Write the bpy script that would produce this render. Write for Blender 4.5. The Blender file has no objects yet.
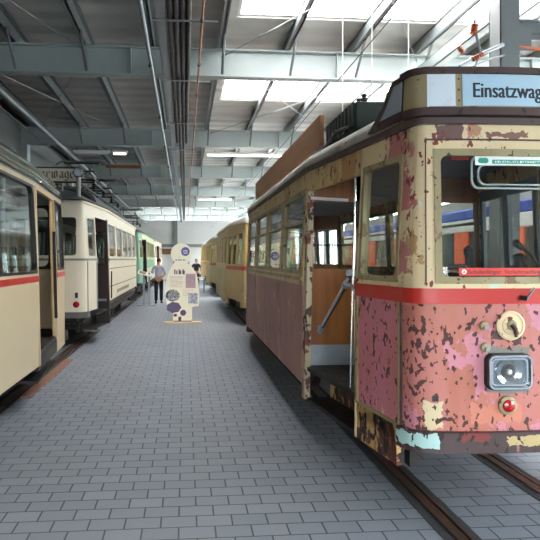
import bpy, bmesh, math, random
from mathutils import Vector
random.seed(7)
S = bpy.context.scene
COL = S.collection
PI = math.pi

# ------------------------------------------------------------------ helpers
class MB:
    def __init__(s): s.v = []; s.f = []
    def add(s, vs, fs):
        b = len(s.v); s.v += [tuple(p) for p in vs]; s.f += [tuple(b+i for i in f) for f in fs]; return s
    def box(s, x0, x1, y0, y1, z0, z1):
        if x0 > x1: x0, x1 = x1, x0
        if y0 > y1: y0, y1 = y1, y0
        return s.add([(x0,y0,z0),(x1,y0,z0),(x1,y1,z0),(x0,y1,z0),(x0,y0,z1),(x1,y0,z1),(x1,y1,z1),(x0,y1,z1)],
                     [(0,3,2,1),(4,5,6,7),(0,1,5,4),(1,2,6,5),(2,3,7,6),(3,0,4,7)])
    def tube(s, pts, r, n=8, cap=True):
        pts = [Vector(p) for p in pts]; rings = []
        rr = r if isinstance(r, (list, tuple)) else [r]*len(pts)
        up = None
        for i, p in enumerate(pts):
            d = (pts[min(i+1, len(pts)-1)] - pts[max(i-1, 0)]).normalized()
            if up is None:
                up = Vector((0,0,1)) if abs(d.z) < .9 else Vector((1,0,0))
            a = d.cross(up)
            if a.length < 1e-4: a = d.cross(Vector((0,1,0)))
            a.normalize(); b = a.cross(d).normalized(); up = b
            rings.append([p + a*math.cos(2*PI*k/n)*rr[i] + b*math.sin(2*PI*k/n)*rr[i] for k in range(n)])
        vs = [v for R_ in rings for v in R_]; fs = []
        for i in range(len(pts)-1):
            for k in range(n):
                k2 = (k+1) % n
                fs.append((i*n+k, i*n+k2, (i+1)*n+k2, (i+1)*n+k))
        if cap:
            fs.append(tuple(range(n-1, -1, -1))); fs.append(tuple((len(pts)-1)*n+k for k in range(n)))
        return s.add(vs, fs)
    def disc(s, c, axis, r, h, n=24):
        c = Vector(c); a = Vector(axis).normalized()
        return s.tube([c - a*h/2, c + a*h/2], r, n)
    def lathe(s, c, axis, prof, n=24):
        # prof: list of (radius, distance along axis)
        c = Vector(c); a = Vector(axis).normalized()
        u = Vector((0,0,1)) if abs(a.z) < .9 else Vector((1,0,0))
        e1 = a.cross(u).normalized(); e2 = a.cross(e1).normalized()
        vs = []; fs = []
        for (r, h) in prof:
            for k in range(n):
                t = 2*PI*k/n; vs.append(c + a*h + e1*math.cos(t)*r + e2*math.sin(t)*r)
        for i in range(len(prof)-1):
            for k in range(n):
                k2 = (k+1) % n; fs.append((i*n+k, i*n+k2, (i+1)*n+k2, (i+1)*n+k))
        fs.append(tuple(range(n-1, -1, -1))); fs.append(tuple((len(prof)-1)*n+k for k in range(n)))
        return s.add(vs, fs)
    def prism(s, poly, f0, f1):
        # poly: list of 2D points, f0/f1: functions 2D -> 3D for the two faces
        n = len(poly)
        vs = [f0(*p) for p in poly] + [f1(*p) for p in poly]
        fs = [tuple(range(n-1, -1, -1)), tuple(range(n, 2*n))] + [(i, (i+1) % n, n+(i+1) % n, n+i) for i in range(n)]
        return s.add(vs, fs)
    def build(s, name, mat, parent=None, smooth=False, bevel=0, label=None, origin=None):
        me = bpy.data.meshes.new(name)
        ox = Vector((0,0,0))
        if origin is not None: ox = Vector(origin)
        vs = [(v[0]-ox.x, v[1]-ox.y, v[2]-ox.z) for v in s.v]
        me.from_pydata(vs, [], s.f); me.update()
        bm = bmesh.new(); bm.from_mesh(me)
        bmesh.ops.recalc_face_normals(bm, faces=bm.faces)
        bm.to_mesh(me); bm.free()
        me.materials.append(mat)
        if smooth:
            for p in me.polygons: p.use_smooth = True
            try: me.set_sharp_from_angle(angle=math.radians(38))
            except Exception: pass
        o = bpy.data.objects.new(name, me); COL.objects.link(o)
        if parent is not None: o.parent = parent
        o.location = ox
        if bevel:
            m = o.modifiers.new('bevel', 'BEVEL'); m.width = bevel; m.segments = 2; m.limit_method = 'ANGLE'; m.angle_limit = math.radians(40)
        if label: o['label'] = label
        return o

def tag(o, label, cat, group=None):
    o['label'] = label; o['category'] = cat
    if group: o['group'] = group
    return o
def struct(o): o['kind'] = 'structure'; return o
def thing(name, loc, label, cat, group=None):
    o = bpy.data.objects.new(name, None); COL.objects.link(o); o.location = loc; o.empty_display_size = .1
    return tag(o, label, cat, group)
def dup(root, loc, label=None):
    r = root.copy(); COL.objects.link(r); r.location = loc
    if label: r['label'] = label
    for ch in list(root.children):
        c = ch.copy(); COL.objects.link(c); c.parent = r
        for g in list(ch.children):
            d = g.copy(); COL.objects.link(d); d.parent = c
    return r

# ------------------------------------------------------------------ materials
def srgb(c):
    return tuple((x/255/12.92 if x/255 <= .04045 else ((x/255+.055)/1.055)**2.4) for x in c) + (1,)
class NT:
    def __init__(s, name):
        s.m = bpy.data.materials.new(name); s.m.use_nodes = True; s.t = s.m.node_tree
        s.t.nodes.clear(); s.out = s.n('ShaderNodeOutputMaterial')
        s._tc = None
    def n(s, t, **k):
        x = s.t.nodes.new(t)
        for a, b in k.items(): setattr(x, a, b)
        return x
    def link(s, a, b): s.t.links.new(a, b)
    def tc(s, which='Object'):
        if not s._tc: s._tc = s.n('ShaderNodeTexCoord')
        return s._tc.outputs[which]
    def mapping(s, scale=(1,1,1), loc=(0,0,0), src=None):
        m = s.n('ShaderNodeMapping'); m.inputs['Scale'].default_value = scale; m.inputs['Location'].default_value = loc
        s.link(src or s.tc(), m.inputs['Vector']); return m.outputs[0]
    def noise(s, scale, detail=3, rough=.5, vec=None, out='Fac'):
        x = s.n('ShaderNodeTexNoise'); x.inputs['Scale'].default_value = scale; x.inputs['Detail'].default_value = detail
        x.inputs['Roughness'].default_value = rough; s.link(vec or s.tc(), x.inputs['Vector']); return x.outputs[out]
    def ramp(s, fac, a, b):
        x = s.n('ShaderNodeMapRange'); x.inputs['From Min'].default_value = a; x.inputs['From Max'].default_value = b
        s.link(fac, x.inputs['Value']); return x.outputs['Result']
    def math(s, op, a, b=None, c=None):
        x = s.n('ShaderNodeMath', operation=op)
        for i, v in enumerate((a, b, c)):
            if v is None: continue
            if isinstance(v, (int, float)): x.inputs[i].default_value = v
            else: s.link(v, x.inputs[i])
        return x.outputs[0]
    def mix(s, fac, a, b):
        x = s.n('ShaderNodeMix', data_type='RGBA')
        if isinstance(fac, (int, float)): x.inputs[0].default_value = fac
        else: s.link(fac, x.inputs[0])
        for i, v in ((6, a), (7, b)):
            if isinstance(v, tuple): x.inputs[i].default_value = v
            else: s.link(v, x.inputs[i])
        return x.outputs[2]
    def bsdf(s, col, rough=.5, metal=0, bump=None, bstr=.3, bdist=.01, spec=.5, coat=0):
        b = s.n('ShaderNodeBsdfPrincipled')
        if isinstance(col, tuple): b.inputs['Base Color'].default_value = col
        else: s.link(col, b.inputs['Base Color'])
        if isinstance(rough, (int, float)): b.inputs['Roughness'].default_value = rough
        else: s.link(rough, b.inputs['Roughness'])
        b.inputs['Metallic'].default_value = metal
        b.inputs['Specular IOR Level'].default_value = spec
        b.inputs['Coat Weight'].default_value = coat
        if bump is not None:
            bp = s.n('ShaderNodeBump'); bp.inputs['Strength'].default_value = bstr; bp.inputs['Distance'].default_value = bdist
            s.link(bump, bp.inputs['Height']); s.link(bp.outputs[0], b.inputs['Normal'])
        s.link(b.outputs[0], s.out.inputs[0]); return s.m

def plain(name, c, rough=.5, metal=0, var=.10, scale=6, spec=.5, coat=0):
    t = NT(name); c = srgb(c)
    d = tuple(x*(1-var*2) for x in c[:3]) + (1,)
    f = t.ramp(t.noise(scale, 4, .6), .3, .7)
    col = t.mix(f, d, c)
    r = t.ramp(t.noise(scale*2, 3), .2, .8)
    rr = rough if coat or rough < .3 else t.math('MULTIPLY_ADD', r, .15, max(.03, rough-.07))
    return t.bsdf(col, rr, metal, spec=spec, coat=coat)

def worn(name, c1, c2, chip, chip_t=.62, patches=(), rough=.55, vstretch=.35, chip_scale=14, boxes=(), streak=None, chipbox=None):
    """old paint: two tones, patches of other coats with ragged edges and dark chips"""
    t = NT(name)
    f = t.ramp(t.noise(2.6, 4, .6, t.mapping((1,1,vstretch))), .35, .65)
    col = t.mix(f, srgb(c1), srgb(c2))
    if streak:
        g = t.ramp(t.noise(9, 3, .6, t.mapping((1,1,.12))), .5, .75)
        col = t.mix(t.math('MULTIPLY', g, .6), col, srgb(streak))
    for i, (pc, sc, th) in enumerate(patches):
        v = t.mapping((1,1,.7), (3.1*i+1.7, 5.3*i, 2.2*i))
        g = t.ramp(t.noise(sc, 6, .65, v), th, th+.015)
        col = t.mix(g, col, srgb(pc))
    w = t.noise(16, 3, .6, out='Color')
    if boxes:
        va = t.n('ShaderNodeVectorMath', operation='MULTIPLY_ADD'); t.link(w, va.inputs[0])
        va.inputs[1].default_value = (.09, .09, .09); t.link(t.tc(), va.inputs[2])
        sp = t.n('ShaderNodeSeparateXYZ'); t.link(va.outputs[0], sp.inputs[0])
        for (x0, x1, y0, y1, z0, z1, pc) in boxes:
            g = None
            for ax, (a, b) in enumerate(((x0, x1), (y0, y1), (z0, z1))):
                q = t.math('COMPARE', sp.outputs[ax], (a+b)/2+.045, (b-a)/2)
                g = q if g is None else t.math('MULTIPLY', g, q)
            col = t.mix(g, col, srgb(pc))
    big = t.noise(2.0, 3, .6, t.mapping((1,1,1), (4,1,7)))
    n = t.noise(chip_scale, 2.5, .5, t.mapping((1.2,1.2,.85)))
    h = t.math('MULTIPLY_ADD', t.math('SUBTRACT', big, .5), .38, n)
    if chipbox:
        s2 = t.n('ShaderNodeSeparateXYZ'); t.link(t.tc(), s2.inputs[0])
        h = t.math('MULTIPLY_ADD', t.math('COMPARE', s2.outputs[0], (chipbox[0]+chipbox[1])/2, (chipbox[1]-chipbox[0])/2), .045, h)
        h = t.math('MULTIPLY_ADD', t.ramp(s2.outputs[2], .72, .62), .03, h)
    g = t.ramp(h, chip_t, chip_t+.018)
    dark = t.mix(t.noise(30, 3), srgb(chip), srgb(tuple(min(255, x*1.5) for x in chip)))
    col = t.mix(g, col, dark)
    r = t.math('MULTIPLY_ADD', g, .25, rough)
    return t.bsdf(col, r, bump=t.math('SUBTRACT', 1.0, g), bstr=.5, bdist=.004)

def wood(name, c1, c2, axis=2, rough=.45, coat=0, scale=10):
    t = NT(name); sc = [1, 1, 1]; sc[axis] = .08
    f = t.ramp(t.noise(scale, 5, .65, t.mapping(tuple(sc))), .3, .7)
    col = t.mix(f, srgb(c1), srgb(c2))
    return t.bsdf(col, rough, coat=coat)

def glass(name, tint=(255,255,255), ior=1.5, dirt=.04):
    t = NT(name)
    tr = t.n('ShaderNodeBsdfTransparent'); tr.inputs[0].default_value = srgb(tint)
    gl = t.n('ShaderNodeBsdfGlossy'); gl.inputs['Roughness'].default_value = .01
    lw = t.n('ShaderNodeLayerWeight'); lw.inputs[0].default_value = .5; f0 = ((ior-1)/(ior+1))**2
    sch = t.math('MULTIPLY_ADD', t.math('POWER', lw.outputs['Facing'], 5.0), 1-f0, f0)
    mx = t.n('ShaderNodeMixShader'); t.link(sch, mx.inputs[0]); t.link(tr.outputs[0], mx.inputs[1]); t.link(gl.outputs[0], mx.inputs[2])
    df = t.n('ShaderNodeBsdfDiffuse'); df.inputs[0].default_value = srgb((190,195,195))
    m2 = t.n('ShaderNodeMixShader')
    t.link(t.math('MULTIPLY', t.ramp(t.noise(4, 4), .35, .75), dirt*2), m2.inputs[0]); t.link(mx.outputs[0], m2.inputs[1]); t.link(df.outputs[0], m2.inputs[2])
    t.link(m2.outputs[0], t.out.inputs[0]); return t.m

def emit(name, c, st):
    t = NT(name); e = t.n('ShaderNodeEmission'); e.inputs[0].default_value = srgb(c); e.inputs[1].default_value = st
    t.link(e.outputs[0], t.out.inputs[0]); return t.m

M = {}
M['glass'] = glass('window glass', (240,244,244), 1.45, .012)
M['glass_old'] = glass('old tram glass', (244,247,246), 1.34, .008)
M['chrome'] = plain('chrome', (225,228,230), .16, 1, .03)
M['steel'] = plain('galvanised steel', (150,156,160), .42, .85, .08)
M['beam'] = plain('painted grey beam', (164,175,174), .42, 0, .05, 2)
M['purlin'] = plain('grey purlin', (112,118,120), .5, 0, .06, 2)
M['black'] = plain('black metal', (28,27,27), .55, 0, .15)
M['under'] = plain('sooty undercarriage', (34,31,30), .7, 0, .2)
M['rubber'] = plain('black rubber', (20,20,21), .6)
M['white'] = plain('white panel', (228,230,228), .45, 0, .02)
M['paletube'] = plain('pale enamelled tube', (196,206,210), .3, 0, .02)
M['copper'] = plain('copper fitting', (190,105,72), .4, .4, .1)
M['conduit'] = plain('rust red conduit', (150,98,74), .5, .2, .1)
M['tarpipe'] = plain('dark brown pipe', (40,29,23), .6, 0, .3, 3)
M['red'] = plain('red stripe paint', (184,34,30), .38, 0, .06, 3)
M['dark_red'] = plain('dark red stripe', (176,40,36), .45, 0, .06, 3)

# R1, the stripped works tram
CH = (62,40,40)
M['pink'] = worn('stripped pink lower paint', (172,106,90), (182,116,116), CH, .612, [((190,126,142), 2.3, .55), ((208,184,140), 3.2, .70)], vstretch=.22, streak=(160,92,66), chip_scale=22, chipbox=(-.74,-.60),
     boxes=[(-.62,-.50,-.3,.16,.62,.80,(196,184,150)), (-.32,.02,-.2,.12,.66,.78,(190,120,100)), (-.21,.07,-.3,.1,.85,1.15,(118,116,112)), (-.05,.02,-.3,.1,1.16,1.22,(70,48,48)),(-.18,-.10,-.3,.1,1.2,1.26,(86,62,62))])
M['pink_side'] = worn('stripped pink side paint', (192,120,140), (184,108,112), CH, .60, [((184,104,90), 3.0, .56), ((210,180,140), 4, .66)], vstretch=.5, chip_scale=19)
M['mauve'] = worn('faded mauve saloon panels', (146,104,102), (164,124,118), (98,66,62), .70, [((186,140,128), 1.4, .56), ((120,78,76), 2.2, .64)], vstretch=.3, chip_scale=10)
M['cream_worn'] = worn('scraped cream paint', (206,184,138), (194,166,114), (72,46,40), .635, [((170,130,84), 2.0, .55), ((172,170,140), 3.1, .62), ((120,84,70), 5, .64)], chip_scale=12, streak=(150,112,72))
M['cream_post'] = worn('pale cream corner paint', (208,190,150), (216,200,166), (96,48,46), .645, [((180,120,116), 3.0, .63), ((190,212,196), 3.6, .64), ((168,140,96), 5, .64)], chip_scale=17, boxes=[(-.72,-.655,.05,.5,2.05,2.6,(176,112,112)), (-.72,-.675,.05,.5,1.62,1.85,(176,120,116)), (-.52,-.35,-.3,.3,2.50,2.60,(104,78,76)), (-.2,.1,-.3,.3,2.515,2.55,(120,84,70))], vstretch=.25)
M['post_worn'] = worn('flaking door post paint', (186,176,150), (150,138,112), (60,40,36), .56, [((110,56,50), 4, .56)], chip_scale=16, vstretch=.3)
M['frame_worn'] = worn('old window frame', (156,148,114), (136,124,90), (70,50,40), .66, [((120,96,66), 5, .60)], chip_scale=18)
M['brown_band'] = worn('brown gutter paint', (58,42,42), (70,48,48), (40,30,30), .62, [((130,110,90), 6, .70), ((92,58,60), 3, .62)])
M['bumper'] = worn('brown bumper paint', (66,50,52), (54,42,42), (38,30,30), .62, [((150,96,90), 5, .66)],
     boxes=[(-.80,-.53,-.4,.4,.51,.60,(160,196,196)), (-.10,.30,-.4,.4,.53,.585,(172,154,110)), (-.40,-.22,-.4,.4,.56,.62,(110,44,42))])
M['skirt'] = worn('flaking side skirt', (70,40,34), (88,42,36), (34,28,26), .53, [((196,162,106), 4.2, .52), ((150,96,40), 5, .60)], chip_scale=10)
M['roofcanvas'] = worn('grey roof canvas', (150,146,140), (126,120,114), (84,66,60), .66, [((110,98,92), 3, .60)], rough=.6)
M['boardwood'] = wood('brown roof board', (162,118,78), (138,96,62), 1, .6)
M['doorwood'] = wood('varnished partition wood', (146,90,42), (108,64,30), 2, .35, .3)
M['paleint'] = plain('dusty grey partition', (92,98,104), .5, 0, .1)
M['plate'] = plain('grey kick plate', (140,150,158), .4, .4, .08)
M['signblue'] = plain('pale blue blind', (176,208,228), .35, 0, .015)
M['signwhite'] = plain('white sign glass', (216,228,240), .3, 0, .01)
M['greyglass'] = plain('grey opal glass', (150,160,172), .25, 0, .02)
M['ink'] = plain('dark blue lettering', (36,44,60), .5)
M['inkred'] = plain('maroon lettering', (96,24,34), .5)
M['stickerred'] = plain('red sticker', (212,54,46), .45, 0, .02)
M['stickerwhite'] = plain('white sticker', (232,240,238), .45, 0, .02)
M['stickergreen'] = plain('green sticker', (28,150,130), .45, 0, .02)
M['reflector'] = plain('headlight reflector', (200,210,214), .12, 1, .02)
M['lensglass'] = glass('headlamp lens', (240,244,246), 1.5, .08)
M['redlens'] = plain('red lens', (170,16,30), .15, 0, .1, coat=.6)
M['resistor'] = plain('dark green resistor housing', (44,58,52), .55, 0, .2)

# others
M['beige'] = plain('beige tram enamel', (200,184,152), .32, 0, .015, .6, coat=.1)
M['beige_post'] = plain('ochre cream tram posts', (200,172,128), .35, 0, .06, 4)
M['greenroof'] = plain('glossy green grey roof', (112,130,118), .2, 0, .08, 1.5, coat=.8)
M['dark_frame'] = plain('black window rubber', (26,26,26), .5)
M['cream'] = plain('cream tram enamel', (222,216,196), .35, 0, .03, 2)
M['greytrim'] = plain('grey belt rail', (130,132,130), .4, 0, .05)
M['bumpgrey'] = plain('dark grey bumper paint', (84,88,90), .45, 0, .06)
M['darkroof'] = plain('dark grey roof felt', (74,78,84), .55, 0, .1)
M['brownline'] = plain('brown lining', (132,92,62), .5)
M['door_brown'] = wood('dark brown door wood', (52,22,18), (34,15,12), 2, .35, .2)
M['int_wood'] = wood('interior panelling', (128,80,44), (92,54,28), 0, .4, .2)
M['yellow'] = plain('yellow ochre tram paint', (190,160,102), .38, 0, .08, 2)
M['yellow_low'] = worn('ochre side with streaks', (190,172,128), (172,150,102), (120,96,56), .68, [((206,186,136), 2, .56)], vstretch=.2)
M['paleroof'] = plain('pale grey roof', (196,194,188), .5, 0, .05)
M['mint'] = plain('mint green paint', (110,158,134), .4, 0, .05)
M['oliveglass'] = plain('olive cream paint', (196,200,160), .4, 0, .04)
M['orange'] = plain('orange tram paint', (226,92,40), .35, 0, .04)
M['blue'] = plain('blue tram band', (48,78,170), .35, 0, .04)
M['seat'] = plain('seat leathercloth', (82,52,40), .5)

# ------------------------------------------------------------------ camera
TH = math.atan(50/600)
cam_d = bpy.data.cameras.new('camera'); cam = bpy.data.objects.new('camera', cam_d); COL.objects.link(cam)
cam.location = (0, 0, 1.72); cam.rotation_euler = (PI/2, 0, -TH)
cam_d.sensor_width = 36; cam_d.sensor_fit = 'HORIZONTAL'; cam_d.lens = 40.0
cam_d.shift_x = 35/540; cam_d.shift_y = -11/540; cam_d.clip_start = .05; cam_d.clip_end = 400
S.camera = cam

# ------------------------------------------------------------------ building
XL, XR, YB, YF, ZR = -4.15, 9.6, 49.6, -7.0, 5.30
t = NT('grey concrete pavers')
# paver field: rows run across the aisle
mp = t.mapping((1,1,1), (.04,.05,0))
br = t.n('ShaderNodeTexBrick'); br.offset = .5; br.squash = 1
br.inputs['Scale'].default_value = 1; br.inputs['Brick Width'].default_value = .232; br.inputs['Row Height'].default_value = .163
br.inputs['Mortar Size'].default_value = .0056; br.inputs['Mortar Smooth'].default_value = .15; br.inputs['Bias'].default_value = 0
br.inputs['Color1'].default_value = srgb((126,135,148)); br.inputs['Color2'].default_value = srgb((138,146,158)); br.inputs['Mortar'].default_value = srgb((46,50,56))
t.link(mp, br.inputs['Vector'])
sm = t.ramp(t.noise(.5, 4, .6), .3, .7)
c = t.mix(t.math('MULTIPLY', sm, .35), br.outputs[0], srgb((128,128,129)))
c = t.mix(t.math('MULTIPLY', t.ramp(t.noise(60, 3), .3, .7), .14), c, srgb((88,92,98)))
M['floor'] = t.bsdf(c, .62, bump=t.math('SUBTRACT', 1.0, br.outputs['Fac']), bstr=.6, bdist=.006, spec=.35)
t = NT('insulated roof sheet')
wv = t.n('ShaderNodeTexWave', wave_type='BANDS', bands_direction='Y'); wv.inputs['Scale'].default_value = .55; wv.inputs['Distortion'].default_value = .6
wv.inputs['Detail'].default_value = 2; t.link(t.tc(), wv.inputs['Vector'])
c = t.mix(t.ramp(t.noise(1.2, 4, .6), .3, .7), srgb((186,186,180)), srgb((202,202,196)))
M['roofsheet'] = t.bsdf(c, .5, bump=wv.outputs['Fac'], bstr=.5, bdist=.12)
M['wall_white'] = plain('white plaster wall', (214,216,214), .7, 0, .02, 1)
M['wall_grey'] = plain('grey wall cladding', (96,100,100), .7, 0, .06, 1)
M['slate'] = plain('slate blue cladding', (78,92,108), .6, 0, .05, 1)
M['ground'] = plain('yard asphalt', (140,142,142), .8, 0, .06, 1)

struct(MB().box(XL-.3, XR+.3, YF, YB+.3, -.3, 0).build('floor', M['floor']))
struct(MB().box(-60, 70, -60, YF, -.3, -.01).build('yard_ground', M['ground']))
struct(MB().box(XL-.25, XL, YF, YB+.3, 0, 5.6).build('wall_left', M['wall_grey']))
struct(MB().box(XL-.25, XR+.25, YB, YB+.3, 0, 5.6).build('wall_back', M['wall_white']))
# right wall with a band of tall windows
mb = MB(); mb.box(XR, XR+.25, YF, YB, 0, .8); mb.box(XR, XR+.25, YF, YB, 4.3, 5.6)
yy = YF
k = 0
wy = []
while yy < YB-1:
    mb.box(XR, XR+.25, yy, yy+.9, .8, 4.3); wy.append((yy+.9, min(yy+5.9, YB))); yy += 5.9
mb.build('wall_right', M['wall_white']); struct(bpy.data.objects['wall_right'])
for k, (a, b) in enumerate(wy):
    if b-a < .5: continue
    w = MB(); n = 4
    for i in range(n+1):
        y = a+(b-a)*i/n; w.box(XR+.08, XR+.14, y-.03, y+.03, .8, 4.3)
    for z in (.83, 2.5, 4.27): w.box(XR+.08, XR+.14, a, b, z-.03, z+.03)
    f = struct(w.build('window_%d' % (k+1), M['white'])); MB().box(XR+.10, XR+.115, a, b, .8, 4.3).build('pane', M['glass'], f)
# front wall behind the viewer, open gateways, cut low to hold back daylight
mb = MB(); mb.box(XL-.25, XR+.25, YF-.25, YF, 4.5, 5.6)
for (a, b) in ((XL-.25, -4.0), (-.7, -.2), (4.2, XR+.25)): mb.box(a, b, YF-.25, YF, 0, 4.5)
mb.box(-4.0, 4.2, YF-.25, YF, 2.6, 4.5)
struct(mb.build('wall_front', M['slate']))
mb = MB()
for i in range(16): mb.box(4.7+i*.22, 4.88+i*.22, YF, YF+.05, 0, 4.4)
struct(mb.build('door_3', M['slate']))

# roof: sheets left of the skylights, broken by openings added for far light, cross strips between the skylights
SX0, SX1 = .76, 8.3  # right reach widened out of view to brighten that side
SKY = [(-4.2,-3.2), (6.5,8.85), (11.4,13.5), (17.1,19.4), (23.8,26.2), (29.9,32.4), (36.0,38.8), (42.3,45.0)]
mb = MB(); mb.box(XL-.3, SX0, YF-.3, 36.0, ZR, ZR+.14); mb.box(XL-.3, -3.2, 36.0, YB+.3, ZR, ZR+.14)
for a, b in ((38.8,42.3),(45.0,YB+.3)): mb.box(-3.2, SX0, a, b, ZR, ZR+.14); mb.box(SX1, XR+.3, YF-.3, YB+.3, ZR, ZR+.14)
prev = YF-.3
for a, b in SKY+[(YB+.3, 0)]:
    mb.box(SX0, SX1, prev, a, ZR, ZR+.14); prev = b
struct(mb.build('ceiling', M['roofsheet']))
t = NT('translucent skylight sheet')
a_ = t.n('ShaderNodeBsdfTransparent'); b_ = t.n('ShaderNodeBsdfTranslucent'); b_.inputs[0].default_value = (.97,.95,.91,1); a_.inputs[0].default_value = (1,.98,.94,1)
m_ = t.n('ShaderNodeMixShader'); m_.inputs[0].default_value = .35; t.link(a_.outputs[0], m_.inputs[1]); t.link(b_.outputs[0], m_.inputs[2]); t.link(m_.outputs[0], t.out.inputs[0])
M['skylight'] = t.m
SKY2 = [(SX0, SX1, a, b) for a, b in SKY] + [(-3.2, SX0, 36.0, 38.8), (-3.2, SX0, 42.3, 45.0)]  # left openings at the far end are added, unseen, to brighten the back
for k, (q0, q1, a, b) in enumerate(SKY2):
    f = MB()
    for x in [q0]+[x_ for x_ in (-2.6,-1.5,-.4,1.65, 2.72, 3.79, 4.9, 6.0, 7.1) if q0 < x_ < q1]+[q1-.05]: f.box(x, x+.05, a, b, ZR+.02, ZR+.12)
    for y in (a, (a+b)/2-.02, b-.05): f.box(q0, q1, y, y+.04, ZR+.03, ZR+.10)
    f = struct(f.build('roof_window', M['white']))
    MB().box(q0, q1, a, b, ZR+.13, ZR+.14).build('pane', M['skylight'], f)

def ibeam(x0, x1, y, z0, z1, w=.2):
    m = MB(); m.box(x0, x1, y-.012, y+.012, z0, z1); m.box(x0, x1, y-w/2, y+w/2, z0, z0+.022); m.box(x0, x1, y-w/2, y+w/2, z1-.022, z1)
    x = x0+1.1
    while x < x1: m.box(x-.008, x+.008, y-w/2+.01, y+w/2-.01, z0+.02, z1-.02) if int((x-x0)/1.1) % 3 == 0 else None; x += 1.1
    return m
BY = [-2.4, 3.6, 9.6, 15.6, 21.6, 27.6, 33.6, 39.6, 45.6]
for y in BY: struct(ibeam(XL, XR, y, 4.62, 5.06).build('roof_beam', M['beam']))
PX = [-3.72, -2.62, -1.55, -.50, .57, 1.66, 2.73, 3.8, 4.9, 6.0, 7.1, 8.2]
for x in PX:
    m = MB(); m.box(x-.015, x+.015, YF, YB, 5.06, 5.28); m.box(x-.06, x+.015, YF, YB, 5.06, 5.08); m.box(x-.015, x+.07, YF, YB, 5.26, 5.28)
    struct(m.build('roof_purlin', M['purlin']))
    if x in (PX[1], PX[2], PX[4], PX[5], PX[6], PX[7]):
        m = MB()
        for y in BY:
            m.tube([(x+.02, y-.1, 4.66), (x+.02, y-.62, 5.09)], .022, 6); m.tube([(x+.02, y+.1, 4.66), (x+.02, y+.62, 5.09)], .022, 6)
        struct(m.build('knee_brace', M['purlin']))
# cross bracing rods under the roof
for (y0, y1) in ((9.6,15.6), (3.6,9.6), (21.6,27.6)):
    for (xa, xb) in ((-3.7,-1.55), (.57,3.8)):
        m = MB(); m.tube([(xa,y0,4.98),(xb,y1,4.98)], .007, 6); m.tube([(xb,y0,4.95),(xa,y1,4.95)], .007, 6)
        struct(m.build('bracing_rod', M['steel']))
# pilasters on the left and the back wall
for y in BY[1:]: struct(MB().box(XL, XL+.2, y-.15, y+.15, 0, 4.62).build('wall_pilaster', M['beam']))
struct(MB().box(-.95, -.62, YB-.22, YB, 0, 5.3).build('wall_pilaster', M['purlin']))
struct(MB().box(-3.9, 2.2, YB-.06, YB, 2.7, 2.95).build('trim_1', M['greytrim']))
struct(MB().box(.2, .35, YB-.08, YB, 0, 2.7).add([], []).build('trim_2', M['steel']))
struct(MB().box(XL, XL+.12, YF, YB, 2.2, 2.5).build('trim_3', M['purlin']))

# pipes, ducts and conduits under the roof
def lrun(name, pts, r, mat, label, cat, group=None, n=10):
    return tag(MB().tube(pts, r, n).build(name, mat, smooth=True), label, cat, group)
root = thing('pipe_bundle', (-.07, 0, 4.55), 'dark brown bundle of pipes running under the roof along the aisle', 'pipes')
for dx in (-.105, -.035, .04, .11):
    m = MB(); m.tube([(dx, 1.5, .02), (dx, 14.7 if dx in (-.105,.11) else 44, .02)], .038 if dx < 0 else .034, 10); m.build('pipe', M['tarpipe'] if abs(dx) > .05 else M['black'], root, True)
m = MB()
for y in (3.6, 7.2, 9.6, 12.6, 15.6): m.box(-.32, .46, y-.12, y-.09, -.03, -.015)
m.build('bracket', M['steel'], root)
MB().box(-.13,.135,1.5,14.7,.055,.075).build('dark_fill', M['tarpipe'], root)  # dark sheet added behind the pipes to darken the bright bundle
root = thing('cable_tray', (-.27, 0, 4.55), 'grey steel cable tray left of the dark pipe bundle', 'cable tray')
m = MB(); m.box(-.07, .05, 1.5, 47, .0, .008); m.box(-.07, -.063, 1.5, 47, 0, .07); m.box(.043, .05, 1.5, 47, 0, .07); m.build('tray', M['steel'], root)
m = MB()
for dx in (-.04, -.015, .015): m.tube([(dx, 1.5, .03), (dx, 47, .03)], .011, 6)
m.build('cable', M['black'], root)
root = thing('sprinkler_pipe', (-.47, 0, 4.42), 'thin grey sprinkler pipe with drop heads leftmost beside the cable tray', 'pipe')
MB().tube([(0, 1.5, 0), (0, 48, 0)], .026, 10).build('pipe', M['steel'], root, True)
for y in (5.2, 8.2, 11.2, 14.2, 17.2, 20.2, 24.2): MB().lathe((0, y, -.03), (0,0,-1), [(.012,0),(.012,.04),(.03,.045),(.02,.07)], 10).build('sprinkler_head', M['black'], root)
for y in BY[1:5]: MB().tube([(0,y,0),(0,y,.21)], .007, 6).build('hanger', M['steel'], root)
root = thing('conduit', (.20, 0, 4.5), 'thin rust red conduit with couplings right of the dark pipes', 'pipe')
MB().tube([(0, 1.5, 0), (0, 42, 0)], .014, 8).build('pipe', M['conduit'], root, True)
MB().box(-.004,.004,1.5,1.52,0,.8).build('hanger', M['steel'], root)
for y in BY[1:7]: MB().box(-.004,.004,y-.01,y+.01,0,.13).build('hanger', M['steel'], root)
for y in (5.5, 7, 8.6, 10.2, 12.6, 15.2, 18): MB().disc((0,y,0), (0,1,0), .024, .05, 10).build('coupling', M['tarpipe'], root)
lrun('hanging_rail', [(-2.93, 1.0, 4.4), (-2.93, 46, 4.4)], .045, M['purlin'], 'grey round rail hanging under the roof above the left trams', 'rail')
lrun('tension_cable', [(-3.5, YF-.1, 4.61), (-3.5, YB+.1, 4.61)], .02, M['black'], 'thin black cable below the roof beside the left wall', 'cable')
lrun('contact_wire', [(2.16, YF-.1, 4.25), (2.16, YB+.1, 4.25)], .006, M['black'], 'thin contact wire strung above the stripped pink tram', 'wire')
lrun('contact_wire', [(-2.62, YF-.1, 4.2), (-2.62, YB+.1, 4.2)], .006, M['black'], 'thin contact wire strung above the left row of trams', 'wire')

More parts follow.
